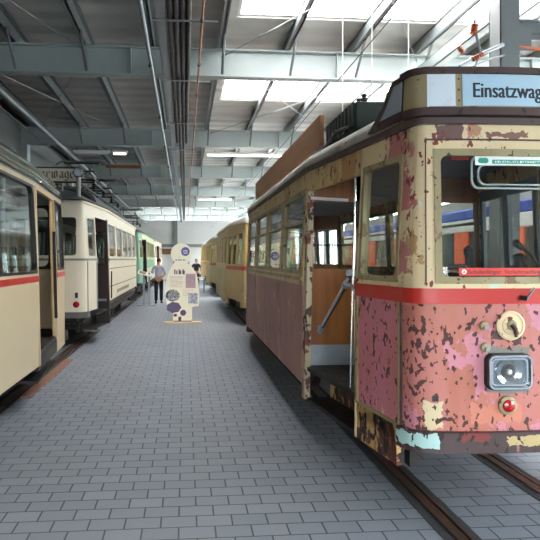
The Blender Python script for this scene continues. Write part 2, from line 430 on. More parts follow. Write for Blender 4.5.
# lamps
M['tube_on'] = emit('lit fluorescent tube', (255,252,244), 6)
def strip_lamp(x0, x1, y, z, lit, label):
    r = thing('strip_light', ((x0+x1)/2, y, z), label, 'lamp', None); w = (x1-x0)/2
    m = MB(); m.box(-w, w, -.05, .05, 0, .05); m.build('housing', M['white'], r)
    MB().tube([(-w+.04, 0, -.03), (w-.04, 0, -.03)], .02, 8).build('fluorescent_tube', M['tube_on'] if lit else M['white'], r)
    for s in (-.8, .8): MB().box(s*w-.01, s*w+.01, -.01, .01, .05, .12).build('hanger', M['steel'], r)
strip_lamp(.55, 2.9, 15.9, 4.5, True, 'long lit strip light across the roof right of the aisle pipes')
strip_lamp(-2.9, -1.95, 15.9, 4.5, False, 'short unlit strip light above the left trams')
strip_lamp(-1.9, -1.5, 15.9, 4.5, True, 'short lit strip light above the cream left tram')
strip_lamp(.6, 2.2, 27.9, 4.5, True, 'far lit strip light across the roof above the aisle')

# right hand column with its girder
root = thing('steel_column', (3.73, 6.75, 0), 'grey steel column rising behind the roof sign of the pink tram', 'column')
m = MB(); m.box(-.115,.115,-.13,-.115,0,5.06); m.box(-.115,.115,.115,.13,0,5.06); m.box(-.008,.008,-.115,.115,0,5.06); m.box(-.115,-.108,-.13,.13,0,5.06)
m.build('column_shaft', M['purlin'], root)
m = MB(); m.box(.1, 2.2, -.05, .05, 4.36, 4.38); m.box(.1, 2.2, -.008, .008, 4.3, 4.52); m.box(.1, 2.2, -.05, .05, 4.5, 4.52); m.box(.1,.3,-.06,.06,4.15,4.4); m.build('bracket', M['purlin'], root)
m = MB(); m.tube([(.1,-.05,4.2),(.5,-.05,4.16),(.8,-.05,4.22),(1.6,-.05,4.2)], .02, 8); m.build('cable', M['copper'], root)
m = MB(); m.tube([(.75,-.1,4.2),(.62,-.12,4.05),(.50,-.12,3.8),(.42,-.1,3.5)], .012, 8); m.build('cable', M['black'], root)
root = thing('crane_girder', (3.80, 9.3, 4.62), 'light grey longitudinal girder meeting the steel column', 'girder')
m = MB(); m.box(-.07,.07,-2.35,38,0,.012); m.box(-.07,-.055,-2.35,38,0,.19); m.box(-.07,.07,-2.35,38,.18,.19); m.build('girder', M['beam'], root)
for y in (0.3, 6.3, 12.3, 18.3): MB().tube([(0,y,.1),(0,y,.5)], .015, 6).build('hanger', M['steel'], root)

# insulator group beside the column (overhead line switch)
root = thing('line_switch', (2.9, 5.7, 3.75), 'overhead line switch with copper brown insulators left of the steel column', 'switch')
root.scale = (.66,.66,.66)
def insul(c, ax, n=4, r=.04, h=.035):
    c = Vector(c); a = Vector(ax).normalized(); pr = []
    for i in range(n): pr += [(r*.5, i*h), (r, i*h+h*.3), (r, i*h+h*.55), (r*.5, i*h+h*.95)]
    return MB().lathe(c, a, pr, 14)
insul((-.10,0,.28),(.15,0,1),4,.055,.04).build('insulator', M['copper'], root, True)
insul((-.34,0,.10),(.5,0,-.7),4,.045,.035).build('insulator', M['copper'], root, True)
insul((-.12,0,-.10),(.8,0,.45),5,.04,.04).build('insulator', M['copper'], root, True)
m = MB(); m.tube([(-.3,.02,-.2),(.0,.02,-.02),(.38,.02,.15)], .028, 8); m.tube([(-.06,0,.28),(.02,0,.0),(-.12,0,-.3)], .02, 8)
m.tube([(-.22,0,-.25),(.05,0,-.12),(.38,0,-.02)], .014, 8); m.tube([(-.14,0,-.30),(-.14,0,-.36)], .07, 10); m.build('linkage', M['steel'], root, True)
m = MB(); m.tube([(-.08,0,.44),(-.07,0,.62),(.05,0,.8),(.25,0,.9),(.40,0,.94)], .012, 8); m.build('cable', M['black'], root, True)

# thin suspension wires
for i, (x, z) in enumerate(((2.35, 3.9), (2.9, 3.6), (2.08, 3.75))):
    tag(MB().tube([(x, 7.4+i*.2, 3.1), (x, 7.4+i*.2, ZR+.135)], .005, 6).build('suspension_wire', M['white']), 'thin pale wire hanging from the roof by the skylights above the pink tram', 'wire', 'suspension wires')

# ------------------------------------------------------------------ rails
def track(cx, side, labs):
    for s in (-1, 1):
        x = cx + s*.4625
        r = thing('tram_rail', (x, 20, 0), labs[0 if s < 0 else 1], 'rail')
        m = MB(); m.box(-.035, .03, -27, 29.3, 0, .012); m.build('rail_head', M['railsteel'], r)
        m = MB(); m.box(-.11, -.035, -27, 29.3, 0, .004); m.box(.07, .12, -27, 29.3, 0, .004); m.build('bedding', M['asphalt'], r)
        m = MB(); m.box(.05, .07, -27, 29.3, 0, .010); m.build('guard_lip', M['railsteel'], r)
        m = MB(); m.box(.03, .05, -27, 29.3, 0, .002); m.build('groove', M['black'], r)
M['railsteel'] = plain('brown worn rail', (112,92,82), .38, .6, .12, 8)
M['asphalt'] = plain('dark rail bedding', (58,58,62), .8, 0, .1)
track(2.155, 1, ['left rail of the track under the stripped pink tram', 'right rail of the track under the stripped pink tram'])
track(-2.62, -1, ['left rail of the track along the left wall', 'right rail of the track nearest the aisle under the left trams'])
M['kerbrust'] = plain('rust brown timber', (146,110,92), .7, 0, .15)
tag(MB().box(-2.03, -1.90, 7.6, 10.4, 0, .02).build('threshold_board', M['kerbrust']), 'rust brown timber strip on the floor beside the open door of the beige tram', 'board')

# ------------------------------------------------------------------ tram kit
class Path:
    def __init__(s, pts, out, lean=None):
        s.p = [Vector((a, b)) for a, b in pts]; s.u = [0]
        for i in range(1, len(pts)): s.u.append(s.u[-1] + (s.p[i]-s.p[i-1]).length)
        s.out = out; s.lean = lean or (lambda z: 0); s.nn = []
        for i in range(len(pts)):
            d = Vector((0, 0))
            if i > 0: d += (s.p[i]-s.p[i-1]).normalized()
            if i < len(pts)-1: d += (s.p[i+1]-s.p[i]).normalized()
            d.normalize(); s.nn.append(Vector((d.y, -d.x))*out)
    def at(s, u):
        u = max(0, min(s.u[-1], u))
        for i in range(1, len(s.u)):
            if u <= s.u[i]+1e-9:
                t_ = (u-s.u[i-1])/max(1e-9, s.u[i]-s.u[i-1]); return s.p[i-1].lerp(s.p[i], t_), s.nn[i-1].lerp(s.nn[i], t_).normalized()
    def m(s, u, z, n):
        p, nn = s.at(u); q = p + nn*(n+s.lean(z)); return (q.x, q.y, z)
    def uy(s, y):
        for i in range(1, len(s.p)):
            a, b = s.p[i-1].y, s.p[i].y
            if a <= y <= b+1e-9: return s.u[i-1] + (y-a)/max(1e-9, b-a)*(s.u[i]-s.u[i-1])
        return 0 if y < s.p[0].y else s.u[-1]
    def us(s, u0, u1):
        return [u0]+[x for x in s.u if u0+1e-4 < x < u1-1e-4]+[u1]
    def strip(s, mb, u0, u1, z0, z1, n0, n1):
        if u1-u0 < 1e-4: return
        U = s.us(u0, u1); vs = []
        for u in U: vs += [s.m(u,z0,n0), s.m(u,z0,n1), s.m(u,z1,n1), s.m(u,z1,n0)]
        fs = []
        for i in range(len(U)-1):
            for k in range(4): k2 = (k+1) % 4; fs.append((4*i+k, 4*i+k2, 4*i+4+k2, 4*i+4+k))
        fs.append((0,1,2,3)); e = 4*(len(U)-1); fs.append((e+3,e+2,e+1,e)); mb.add(vs, fs)
    @staticmethod
    def rr(u0, u1, z0, z1, r, k=5, e=4):
        r = max(r, 1e-4); P_ = []
        cs = [(u1-r, z1-r, 0), (u0+r, z1-r, 90), (u0+r, z0+r, 180), (u1-r, z0+r, 270)]
        for j, (cu, cz, a0) in enumerate(cs):
            arc = [(cu+r*math.cos(math.radians(a0+90*i/k)), cz+r*math.sin(math.radians(a0+90*i/k))) for i in range(k+1)]
            P_ += arc
            nx = cs[(j+1) % 4]; st = (nx[0]+r*math.cos(math.radians(nx[2])), nx[1]+r*math.sin(math.radians(nx[2])))
            for i in range(1, e): P_.append((arc[-1][0]+(st[0]-arc[-1][0])*i/e, arc[-1][1]+(st[1]-arc[-1][1])*i/e))
        return P_
    def ring(s, mb, o, i_, n0, n1, ro=0, ri=.05):
        A = s.rr(*o, ro); B = s.rr(*i_, ri); n = len(A); vs = []
        for k in range(n): vs += [s.m(A[k][0],A[k][1],n0), s.m(A[k][0],A[k][1],n1), s.m(B[k][0],B[k][1],n1), s.m(B[k][0],B[k][1],n0)]
        fs = []
        for k in range(n):
            k2 = (k+1) % n
            for j in range(4): j2 = (j+1) % 4; fs.append((4*k+j, 4*k+j2, 4*k2+j2, 4*k2+j))
        mb.add(vs, fs)

def window(path, par, u0, u1, z0, z1, fm, gm, fw=.04, r=.05, n0=-.05, n1=.008, rails=(), name='window', gn=-.02):
    m = MB(); path.ring(m, (u0,u1,z0,z1), (u0+fw,u1-fw,z0+fw,z1-fw), n0, n1, 0, r)
    for z in rails: path.strip(m, u0+fw*.8, u1-fw*.8, z-.012, z+.012, n0+.01, n1-.004)
    f = m.build(name, fm, par); g = MB(); path.strip(g, u0+fw*.5, u1-fw*.5, z0+fw*.5, z1-fw*.5, gn-.004, gn)
    g.build('pane', gm, f); return f

def text_mesh(body, w, h):
    cu = bpy.data.curves.new('lettering', 'FONT'); cu.body = body; cu.size = 1; cu.resolution_u = 3
    o = bpy.data.objects.new('tmp', cu); COL.objects.link(o); bpy.context.view_layer.update()
    me = bpy.data.meshes.new_from_object(o.evaluated_get(bpy.context.evaluated_depsgraph_get()))
    vs = [v.co.copy() for v in me.vertices]; fs = [tuple(p.vertices) for p in me.polygons]
    bpy.data.objects.remove(o); bpy.data.curves.remove(cu); bpy.data.meshes.remove(me)
    x0 = min(v.x for v in vs); x1 = max(v.x for v in vs); y0 = 0; y1 = max(v.y for v in vs)
    return [((v.x-x0)/(x1-x0)*w, (v.y-y0)/(y1-y0)*h) for v in vs], fs
def letter_on(path, par, body, u0, z0, w, h, mat, n, bold=0, rev=False):
    P_, fs = text_mesh(body, w, h); m = MB()
    for k in ((0,) if not bold else (-bold, 0, bold)):
        m.add([path.m((u0+p[0]+k) if not rev else (u0-p[0]-k), z0+p[1], n+.0002*k/(bold or 1)) for p in P_], fs)
    return m.build('lettering', mat, par)

def tram(name, label, cx, y0, sp):
    """a two axle tram seen along the aisle; sp = dimensions and materials"""
    r = thing(name, (cx, y0, 0), label, 'tram')
    hc, hp, hf = sp.get('hw', (.70, .80, .966)); pd, pf = sp.get('pl', (.96, 2.29)); sal = sp['saloon']; T = 2*pf+sal
    zb, zf = sp.get('zb', .45), .65; zs0, zs1 = sp.get('stripe', (1.43, 1.53)); zw0, zw1 = sp.get('zw0', 1.56), sp.get('zw1', 2.44); zt = sp.get('zt', 2.60); dz = zt-2.60; dh = sp.get('dh', 2.40)
    ln = lambda z: -.05*max(0, z-1.5)
    bul = sp.get('bulge', .04); ra = .10; rd = .20
    fp = []
    for i in range(-8, 9):
        x = i/8*(hc-.09); fp.append((x, bul*(x/(hc-.09))**2))
    arc = [(hc-.09+.05, bul+.03), (hc-.02, bul+.06), (hc, rd)]
    fr = [(-a, b) for a, b in reversed(arc)] + fp + arc
    # arc corner points were (x, y) with y growing backwards
    FP = Path(fr, 1, ln); uc = FP.u[-1]/2
    RP = Path([(-a, T-b) for a, b in fr], 1, ln)
    SP = {s: Path([(s*hc, rd), (s*hp, pd), (s*hf, pf), (s*hf, T-pf), (s*hp, T-pd), (s*hc, T-rd)], s, ln) for s in (-1, 1)}
    lo, up, fm, gm = sp['lower'], sp['upper'], sp['frame'], sp['glass']
    vis = sp['vis']
    # ---- end walls
    for (P, en) in ((FP, 'front'), (RP, 'rear')):
        m = MB(); P.strip(m, 0, P.u[-1], sp.get('zfb', .60), zs1, -.04, 0); m.build('end_panel', sp.get('end_lower', lo), r, True)
        m = MB(); P.strip(m, 0, P.u[-1], zs0, zs1, -.001, .006); m.build('belt_stripe', sp['stripe_mat'], r, True)
        m = MB(); P.strip(m, 0, P.u[-1], zs1, zw0, -.04, .0); P.strip(m, 0, P.u[-1], zw1, zt, -.04, 0)
        wins = sp['endwin']
        e = 0
        for (a, b) in wins: P.strip(m, e, uc+a, zw0, zw1, -.04, 0); e = uc+b
        P.strip(m, e, P.u[-1], zw0, zw1, -.04, 0); m.build('end_frame', sp.get('post', up), r, True)
        for (a, b) in wins: window(P, r, uc+a, uc+b, zw0, zw1, fm, gm, .045, sp.get('wr', .05), name='windscreen')
        m = MB(); bz = sp.get('bz', (.48,.61)); P.strip(m, 0, P.u[-1], bz[0], bz[1], -.02, .05); m.build('bumper', sp['bumper'], r, True)
    # ---- sides
    for s in (-1, 1):
        P = SP[s]; U = P.uy; op = sp.get('open', {}).get(s, ()); isv = s == vis
        ends = ((rd, pd, pf, 'front'), (T-rd, T-pd, T-pf, 'rear'))
        for (yc_, yp, yf, en) in ends:
            a, b = sorted((U(yc_), U(yp))); m = MB()
            P.strip(m, a, b, sp.get('pb', .60), zs1, -.04, 0); m.build('platform_panel', sp.get('side_lower', lo), r)
            if sp.get('skirt'):
                m = MB(); P.strip(m, a+(.07 if en == 'front' else 0), b-(0 if en == 'front' else .07), .31, .60, -.04, .006); P.strip(m, a, b, .47, .60, -.04, .006); m.build('side_skirt', sp['skirt'], r)
                m = MB(); P.strip(m, a, b, .585, .605, -.04, .014); m.build('beading', sp['frame'], r)
                m = MB(); e_ = b if en == 'front' else a; P.strip(m, min(e_, e_+(-.03 if en == 'front' else .03)), max(e_, e_+(-.03 if en == 'front' else .03)), .31, .60, -.02, .012); m.build('beading', sp.get('post', up), r)
            m = MB(); P.strip(m, a, b, zs0, zs1, -.001, .006); m.build('belt_stripe', sp['stripe_mat'], r)
            m = MB(); P.strip(m, a, b, zs1, zw0, -.04, 0); P.strip(m, a, b, zw1, zt, -.04, 0)
            w0, w1 = a+.07, b-.05
            if en == 'rear': w0, w1 = a+.05, b-.07
            P.strip(m, a, w0, zs1, zt, -.04, 0); P.strip(m, w1, b, zs1, zt, -.04, 0); m.build('platform_frame', sp.get('post', up), r)
            window(P, r, w0, w1, zw0, zw1, fm, gm, sp.get('pfw', .04), sp.get('wr', .05), n0=sp.get('fn0', -.05))
            # doorway
            d0, d1 = sorted((U(yp), U(yf))); m = MB()
            P.strip(m, d0, d1, dh, zt, -.05, 0); m.build('door_header', sp.get('header', up), r)
            m = MB(); pw = .085; q = (d1-pw, d1) if en == 'front' else (d0, d0+pw)
            P.strip(m, q[0], q[1], .32 if sp.get('skirt') else zb, dh+.02, -.045, .012)
            m.build('door_post', sp.get('doorpost', up), r)
            # step well
            m = MB(); P.strip(m, d0, d1, .60, .64, -.35, -.02); m.build('door_sill', M['black'], r)
            m = MB(); P.strip(m, d0+.01, d1-pw, .33, .60, -.30, -.26); m.build('step_riser', sp.get('riser', M['under']), r)
            m = MB(); P.strip(m, d0+.01, d1-pw, .30, .335, -.30, -.015); m.build('step', M['black'], r)
            dd = (d0+.005, d1-pw) if en == 'front' else (d0+pw, d1-.005)
            if sp.get('nodoor'):
                m = MB(); P.strip(m, dd[0], dd[1], .62, zs1, -.04, .0); m.build('platform_panel', sp.get('side_lower', lo), r)
                m = MB(); P.strip(m, d0, d1, zs0, zs1, -.001, .008); m.build('belt_stripe', sp['stripe_mat'], r)
                w = (dd[1]-dd[0])/2
                for i in range(2): window(P, r, dd[0]+i*w, dd[0]+(i+1)*w, zs1, dh, fm, gm, .04, .03)
            elif en in op:
                # leaf folded open against one side
                w = .10 if sp.get('leafvis') else .05
                q = (dd[1]-w, dd[1]) if en == 'rear' else (dd[0], dd[0]+w)
                if sp.get('leafvis'):
                    m = MB(); P.strip(m, q[0], q[1], .66, dh, -.05, -.03); m.build('door', sp['leaf'], r)
                    m = MB(); P.strip(m, q[0]+.04, q[0]+.06, .9, 2.1, -.03, .01); m.build('grab_rail', M['black'], r)
            else:
                n = 2; w = (dd[1]-dd[0])/n
                for i in range(n):
                    a_, b_ = dd[0]+i*w+.004, dd[0]+(i+1)*w-.004; m = MB()
                    P.strip(m, a_, b_, .62, 1.25, -.055, -.02); P.strip(m, a_, a_+.06, 1.25, dh, -.055, -.02); P.strip(m, b_-.06, b_, 1.25, dh, -.055, -.02); P.strip(m, a_, b_, dh-.1, dh, -.055, -.02)
                    d = m.build('door', sp['leaf'], r); g = MB(); P.strip(g, a_+.06, b_-.06, 1.25, dh-.1, -.04, -.035); g.build('pane', gm, d)
        # saloon
        a, b = U(pf), U(T-pf)
        nb = sp['nwin']; w = (b-a)/nb
        for i in range(nb):
            m = MB(); P.strip(m, a+i*w+.006, a+(i+1)*w-.006, zb, sp.get('low_top', zs0), -.04, 0); m.build('side_panel', sp.get('saloon_lower', lo), r)
        if not sp.get('plain_belt'):
            m = MB(); P.strip(m, a, b, zs0, zs1, -.04, .006); m.build('belt_stripe', sp.get('saloon_stripe', sp['stripe_mat']), r)
        else:
            m = MB(); P.strip(m, a, b, sp['low_top'], 1.50, -.04, .006); m.build('waist_rail', up, r)
            m = MB(); P.strip(m, a, b, 1.50, 1.535, -.04, .02); m.build('beading', sp['frame'], r)
        m = MB(); P.strip(m, a, b, zs1 if zs1 < zw0 else 1.5, zw0, -.04, 0); P.strip(m, a, b, zw1, zt, -.04, 0); pw = sp.get('pillar', .11)
        for i in range(nb+1):
            c_ = a+i*w; P.strip(m, max(a, c_-pw/2), min(b, c_+pw/2), zw0, zw1, -.04, 0)
        m.build('saloon_frame', up, r)
        for i in range(nb):
            window(P, r, a+i*w+(pw/2 if i else pw/2), a+(i+1)*w-pw/2, zw0, zw1, fm, gm, sp.get('sfw', .04), sp.get('wr', .05), rails=sp.get('rails', ()))
        if sp.get('lines'):
            for z in sp['lines']:
                m = MB(); P.strip(m, a+.1, b-.1, z, z+.018, -.01, .008); m.build('lining', M['brownline'], r)
    # ---- gutter + roof
    loop = [tuple(p) for p in FP.p] + [tuple(SP[1].p[i]) for i in range(1, 5)] + [tuple(p) for p in RP.p] + [tuple(SP[-1].p[i]) for i in range(4, 0, -1)]
    def lp(inset, z, dy=None):
        inset += .055+.05*dz; z += dz
        k = inset/hf; T2 = T/2; ky = (inset if dy is None else dy)/T2
        return [(x*(1-k), T2+(y-T2)*(1-ky), z) for x, y in loop]
    def loft(rings, capb=True, capt=True):
        n = len(loop); vs = [p for R_ in rings for p in R_]; fs = []
        for i in range(len(rings)-1):
            for k in range(n): k2 = (k+1) % n; fs.append((i*n+k, i*n+k2, (i+1)*n+k2, (i+1)*n+k))
        if capb: fs.append(tuple(range(n-1, -1, -1)))
        if capt: fs.append(tuple((len(rings)-1)*n+k for k in range(n)))
        return MB().add(vs, fs)
    loft([lp(.05, 2.60), lp(-sp.get('gw',.03), 2.60), lp(-sp.get('gw',.03)-.01, sp.get('gz',2.64)), lp(.0, sp.get('gz',2.64)+.015)]).build('gutter', sp['gutter'], r, True)
    prof = sp.get('roofp', [(-.025,2.65), (-.02,2.70), (.04,2.775), (.2,2.86), (.45,2.92), (.8,2.95)])
    loft([lp(i_, z, (i_ if not sp.get('deck') else i_*1.2)) for i_, z in prof]).build('roof', sp['roof'], r, True)
    loft([lp(.06, 2.56), lp(.06, 2.58)]).build('ceiling_lining', sp.get('lining', M['paleint']), r)
    # ---- floor, partitions, benches
    loft([lp(.05, .56), lp(.05, .645)]).v
    m = MB(); m.box(-hf+.36, hf-.36, .14, T-.14, .55, .645); m.box(-hf+.05, hf-.05, pf, T-pf, .55, .645); m.build('tram_floor', sp.get('floor', M['under']), r)
    for (y, sg) in ((pf, 1), (T-pf, -1)):
        for s in (-1, 1):
            x0, x1 = s*(hf-.06), s*.36
            if x0 > x1: x0, x1 = x1, x0
            m = MB(); m.box(x0, x1, y-.02, y+.02, .85, 1.62); m.box(x0, x0+.05, y-.02, y+.02, 1.62, 2.56); m.box(x1-.05, x1, y-.02, y+.02, 1.62, 2.56); m.box(x0, x1, y-.02, y+.02, 2.3, 2.56)
            d = m.build('partition', sp.get('part', M['int_wood']), r)
            MB().box(x0+.05, x1-.05, y-.004, y+.002, 1.62, 2.3).build('pane', gm, d)
            MB().box(x0, x1, y-.025, y+.02, .645, .85).build('kick_plate', M['plate'], d)
    for s in (-1, 1):
        m = MB(); x0, x1 = sorted((s*(hf-.08), s*(hf-.48)))
        y = pf+.15
        m.box(x0, x1, y, T-pf-.15, .98, 1.08); m.box(x0+.02, x1-.02, y+.02, T-pf-.17, .645, .98)
        xb0, xb1 = sorted((s*(hf-.08), s*(hf-.13))); m.box(xb0, xb1, y, T-pf-.15, 1.08, 1.45); m.build('bench', M['seat'], r, bevel=.01)
    # ---- undercarriage
    yc = T/2; wb = .9
    m = MB()
    for s in (-1, 1):
        m.box(s*.62-.03, s*.62+.03, yc-1.9, yc+1.9, .36, .50)
        m.tube([(s*.62, yc-1.9, .34), (s*.62, yc+1.9, .34)], .02, 6)
    m.box(-.7, .7, .3, T-.3, .50, .56); m.box(-.5, .5, yc-.5, yc+.5, .2, .5); m.build('truck_frame', M['under'], r)
    for s in (-1, 1):
        for q in (-1, 1):
            MB().lathe((s*.4625-.03*s, yc+q*wb, .348), (s,0,0), [(.10,-.03),(.325,-.03),(.333,-.02),(.333,.0),(.32,.0),(.315,.065),(.26,.07),(.24,.04),(.12,.04),(.10,.09),(.02,.09)], 24).build('wheel', M['under'], r, True)
            m = MB(); m.box(s*.60, s*.72, yc+q*wb-.12, yc+q*wb+.12, .22, .46); m.tube([(s*.66, yc+q*wb-.35, .42), (s*.66, yc+q*wb, .30), (s*.66, yc+q*wb+.35, .42)], .03, 6); m.build('axle_box', M['under'], r)
    for q in (-1, 1):
        yy = .30 if q < 0 else T-.30
        m = MB()
        for s in (-1, 1): m.box(s*.60-.03, s*.60+.03, yy-.05, yy+.05, (.30 if s<0 else .34), .56)
        m.box(-.65, .65, yy-q*.3-.02, yy-q*.3+.02, .36, .46); m.build('life_guard', M['under'], r)
    return r, FP, uc, SP, T, lp

# ---------- R1: the stripped pink works tram
spec1 = dict(saloon=5.6, nwin=4, vis=-1, open={-1: ('front',)}, lower=M['mauve'], end_lower=M['pink'], side_lower=M['pink_side'], saloon_lower=M['mauve'],
    upper=M['cream_worn'], post=M['cream_post'], doorpost=M['post_worn'], frame=M['frame_worn'], glass=M['glass_old'], stripe_mat=M['red'],
    bumper=M['bumper'], skirt=M['skirt'], riser=M['skirt'], gutter=M['brown_band'], roof=M['roofcanvas'], leaf=M['paleint'], part=M['doorwood'],
    endwin=[(-.545, .545)], plain_belt=True, low_top=1.455, sfw=.045, header=M['cream_worn'], wr=.045, lining=M['paleint'], rails=(2.1,))
R1, F1, uc1, S1, T1, lp1 = tram('works_tram', 'stripped pink and cream works tram with red belt and a roof sign reading Einsatzwagen', 2.155, 3.72, spec1)
P = F1
# destination box following the rounded front
m = MB(); P.strip(m, .02, P.u[-1]-.02, 2.645, 2.695, -.06, .09); m.build('sign_ledge', M['brown_band'], R1, True)
m = MB(); P.strip(m, .02, P.u[-1]-.02, 2.69, 2.92, -.05, .07); box = m.build('sign_box', M['frame_worn'], R1, True)
m = MB(); P.strip(m, .0, P.u[-1], 2.915, 2.955, -.10, .095); m.build('sign_cap', M['brown_band'], R1, True)
for s in (-1, 1):
    Q = S1[s]; u = Q.u[0]
    # slanted wing back onto the roof
    poly = [(-.01, 2.66), (.52, 2.66), (.30, 2.80), (.16, 2.95), (-.01, 2.95)]
    m = MB(); m.prism(poly, lambda a, b: Q.m(max(0, a), b, .072), lambda a, b: Q.m(max(0, a), b, -.03)); m.build('sign_wing', M['brown_band'], R1)
    poly = [(.0, 2.71), (.30, 2.71), (.20, 2.80), (.11, 2.905), (.0, 2.905)]
    m = MB(); m.prism(poly, lambda a, b: Q.m(a, b, .078), lambda a, b: Q.m(a, b, .07)); m.build('opal_pane', M['greyglass'], R1)
def rail_front(u0, u1, z0, z1, mat, n0=.0, n1=.03, nm='pane', par=R1):
    m = MB(); P.strip(m, u0, u1, z0, z1, n0, n1); return m.build(nm, mat, par)
rail_front(uc1-.60, uc1-.42, 2.70, 2.912, M['signwhite'], .06, .075, 'blank_pane', box)
rail_front(uc1+.29, uc1+.47, 2.70, 2.912, M['signwhite'], .06, .075, 'blank_pane', box)
sb = rail_front(uc1-.375, uc1+.245, 2.70, 2.912, M['signblue'], .06, .075, 'sign_blind', box)
lt = letter_on(P, R1, 'Einsatzwagen', uc1-.305, 2.76, .55, .095, M['ink'], .0765, .0035)
for u in (-.398, .267):
    m = MB()
    for z in (2.74, 2.81, 2.88): m.disc(P.m(uc1+u, z, .072), (0,1,0), .006, .01, 8)
    m.build('screw', M['brown_band'], box)
# extra front trim lines around the windscreen and at the corners
for u in (uc1-.605, uc1+.605):
    m = MB(); P.strip(m, u-.004, u+.004, 1.56, 2.50, .0, .008); m.build('beading', M['brown_band'], R1)
m = MB(); P.strip(m, uc1-.60, uc1+.60, 2.495, 2.505, 0, .01); m.build('beading', M['brown_band'], R1)
for s in (-1, 1):
    m = MB(); Q = S1[s]; Q.strip(m, 0, .025, .61, 1.43, 0, .012); m.build('beading', M['brown_band'], R1)
    m = MB(); Q.strip(m, .02, .035, .60, 1.43, 0, .016); m.build('beading', M['frame_worn'], R1)
    m = MB(); Q.strip(m, .72, .765, .60, 1.43, 0, .01); m.build('beading', M['frame_worn'], R1)
# headlight
hz = .995; DX = -.08; y0 = -.005
def rrect(w, h, r, k=6):
    return Path.rr(-w/2, w/2, -h/2, h/2, r, k, 1)
def ringsolid(w, h, r, dy0, dy1, t_, mat, nm, par, cz=hz):
    A = rrect(w, h, r); B = rrect(w-2*t_, h-2*t_, max(.01, r-t_)); n = len(A); vs = []
    for k in range(n): vs += [(A[k][0], dy0, cz+A[k][1]), (A[k][0]*.985, dy1, cz+A[k][1]*.985), (B[k][0], dy1, cz+B[k][1]), (B[k][0], dy0, cz+B[k][1])]
    fs = [tuple((4*k+j, 4*k+(j+1) % 4, 4*((k+1) % n)+(j+1) % 4, 4*((k+1) % n)+j)) for k in range(n) for j in range(4)]
    vs = [(v[0]+DX, v[1], v[2]) for v in vs]
    return MB().add(vs, fs).build(nm, mat, par, True)
hl = ringsolid(.304, .236, .05, 0.01, -.035, .012, M['rubber'], 'headlight', R1)
ringsolid(.29, .222, .042, 0, -.052, .014, M['chrome'], 'bezel', hl)
ringsolid(.245, .178, .03, 0, -.036, .012, M['chrome'], 'inner_bezel', hl)
m = MB(); m.prism(rrect(.262, .195, .03), lambda a, b: (a+DX, .0, hz+b), lambda a, b: (a+DX, -.012, hz+b)); m.build('backing', M['reflector'], hl)
m = MB(); m.lathe((DX,-.014,hz), (0,-1,0), [(.085,0),(.085,.012),(.07,.006),(.05,.0)], 28); m.build('reflector', M['reflector'], hl, True)
m = MB(); m.lathe((DX,-.012,hz), (0,-1,0), [(.018,0),(.018,.02),(.012,.028)], 12); m.build('bulb', M['white'], hl, True)
m = MB(); m.prism(rrect(.225, .158, .03), lambda a, b: (a+DX, -.030, hz+b), lambda a, b: (a+DX, -.036-.008*math.cos(a*9)*math.cos(b*12), hz+b)); m.build('lens', M['lensglass'], hl)
# red marker lamp
ml = MB().lathe((DX,-.002,.775), (0,-1,0), [(.062,0),(.060,.014),(.046,.020)], 24).build('marker_lamp', M['frame_worn'], R1, True)
MB().lathe((DX,-.02,.775), (0,-1,0), [(.042,0),(.038,.012),(.02,.02)], 24).build('lens', M['redlens'], ml, True)
# round plate with keyhole lever, small fittings
pl = MB().lathe((DX+.02,-.002,1.29), (0,-1,0), [(.095,0),(.095,.010),(.082,.016),(.078,.010),(.06,.010),(.056,.018),(.03,.02)], 32).build('round_cover', M['cream_post'], R1, True)
MB().tube([(DX+.015,-.03,1.30),(DX+.035,-.04,1.27),(DX+.045,-.03,1.22)], [.02,.014,.01], 8).build('lever', M['brown_band'], pl, True)
MB().lathe((DX+.02,-.018,1.295), (0,-1,0), [(.035,0),(.03,.014),(.012,.018)], 16).build('hub', M['frame_worn'], pl, True)
for (x, z, r_) in ((DX-.155,1.29,.03), (DX-.145,1.15,.034)):
    a = MB().lathe((x,.0,z), (0,-1,0), [(r_,0),(r_*.9,.012),(r_*.5,.018)], 16).build('socket_cap', M['frame_worn'], R1, True)
    MB().disc((x,-.02,z-.01), (0,1,0), r_*.4, .02, 10).build('plug', M['plate'], a)
MB().box(-.565,-.47,.03,.075,.80,.835).build('bracket', M['black'], R1)
# wiper lever under the windscreen
m = MB(); m.tube([(.03,-.03,1.46),(.055,-.045,1.50),(.075,-.05,1.535)], .009, 8); a = m.build('wiper_handle', M['chrome'], R1, True)
MB().tube([(.0,-.01,1.47),(.035,-.035,1.465)], .016, 8).build('pivot', M['black'], a)
# chrome vent frame behind the windscreen, stickers
m = MB(); P.ring(m, (uc1-.285,uc1+.30,2.18,2.40), (uc1-.273,uc1+.288,2.192,2.388), -.05, -.035, .05, .045)
P.ring(m, (uc1-.24,uc1+.26,2.205,2.345), (uc1-.23,uc1+.25,2.215,2.335), -.05, -.035, .05, .045)
m.build('vent_frame', M['paletube'], R1, True)
st = rail_front(uc1-.265, uc1+.50, 2.335, 2.395, M['stickerwhite'], -.018, -.016, 'roof_sticker')
pill = rail_front(uc1-.15, uc1+.48, 2.345, 2.372, M['stickergreen'], -.016, -.0155, 'sticker_band', st)
m = MB(); m.prism(rrect(.07,.035,.016), lambda a, b: P.m(uc1-.21+a, 2.365+b, -.0155), lambda a, b: P.m(uc1-.21+a, 2.365+b, -.0150)); m.build('sticker_emblem', M['stickergreen'], st)
m = MB(); u = uc1-.13
while u < uc1+.46:
    w = random.uniform(.008,.016); P.strip(m, u, u+.004, 2.351, 2.366, -.0155, -.015)
    P.strip(m, u, u+w, 2.351 if random.random() < .5 else 2.362, 2.354 if random.random() < .3 else 2.366, -.0155, -.015) if random.random() < .7 else P.strip(m, u+w-.004, u+w, 2.351, 2.366, -.0155, -.015); u += w+.006
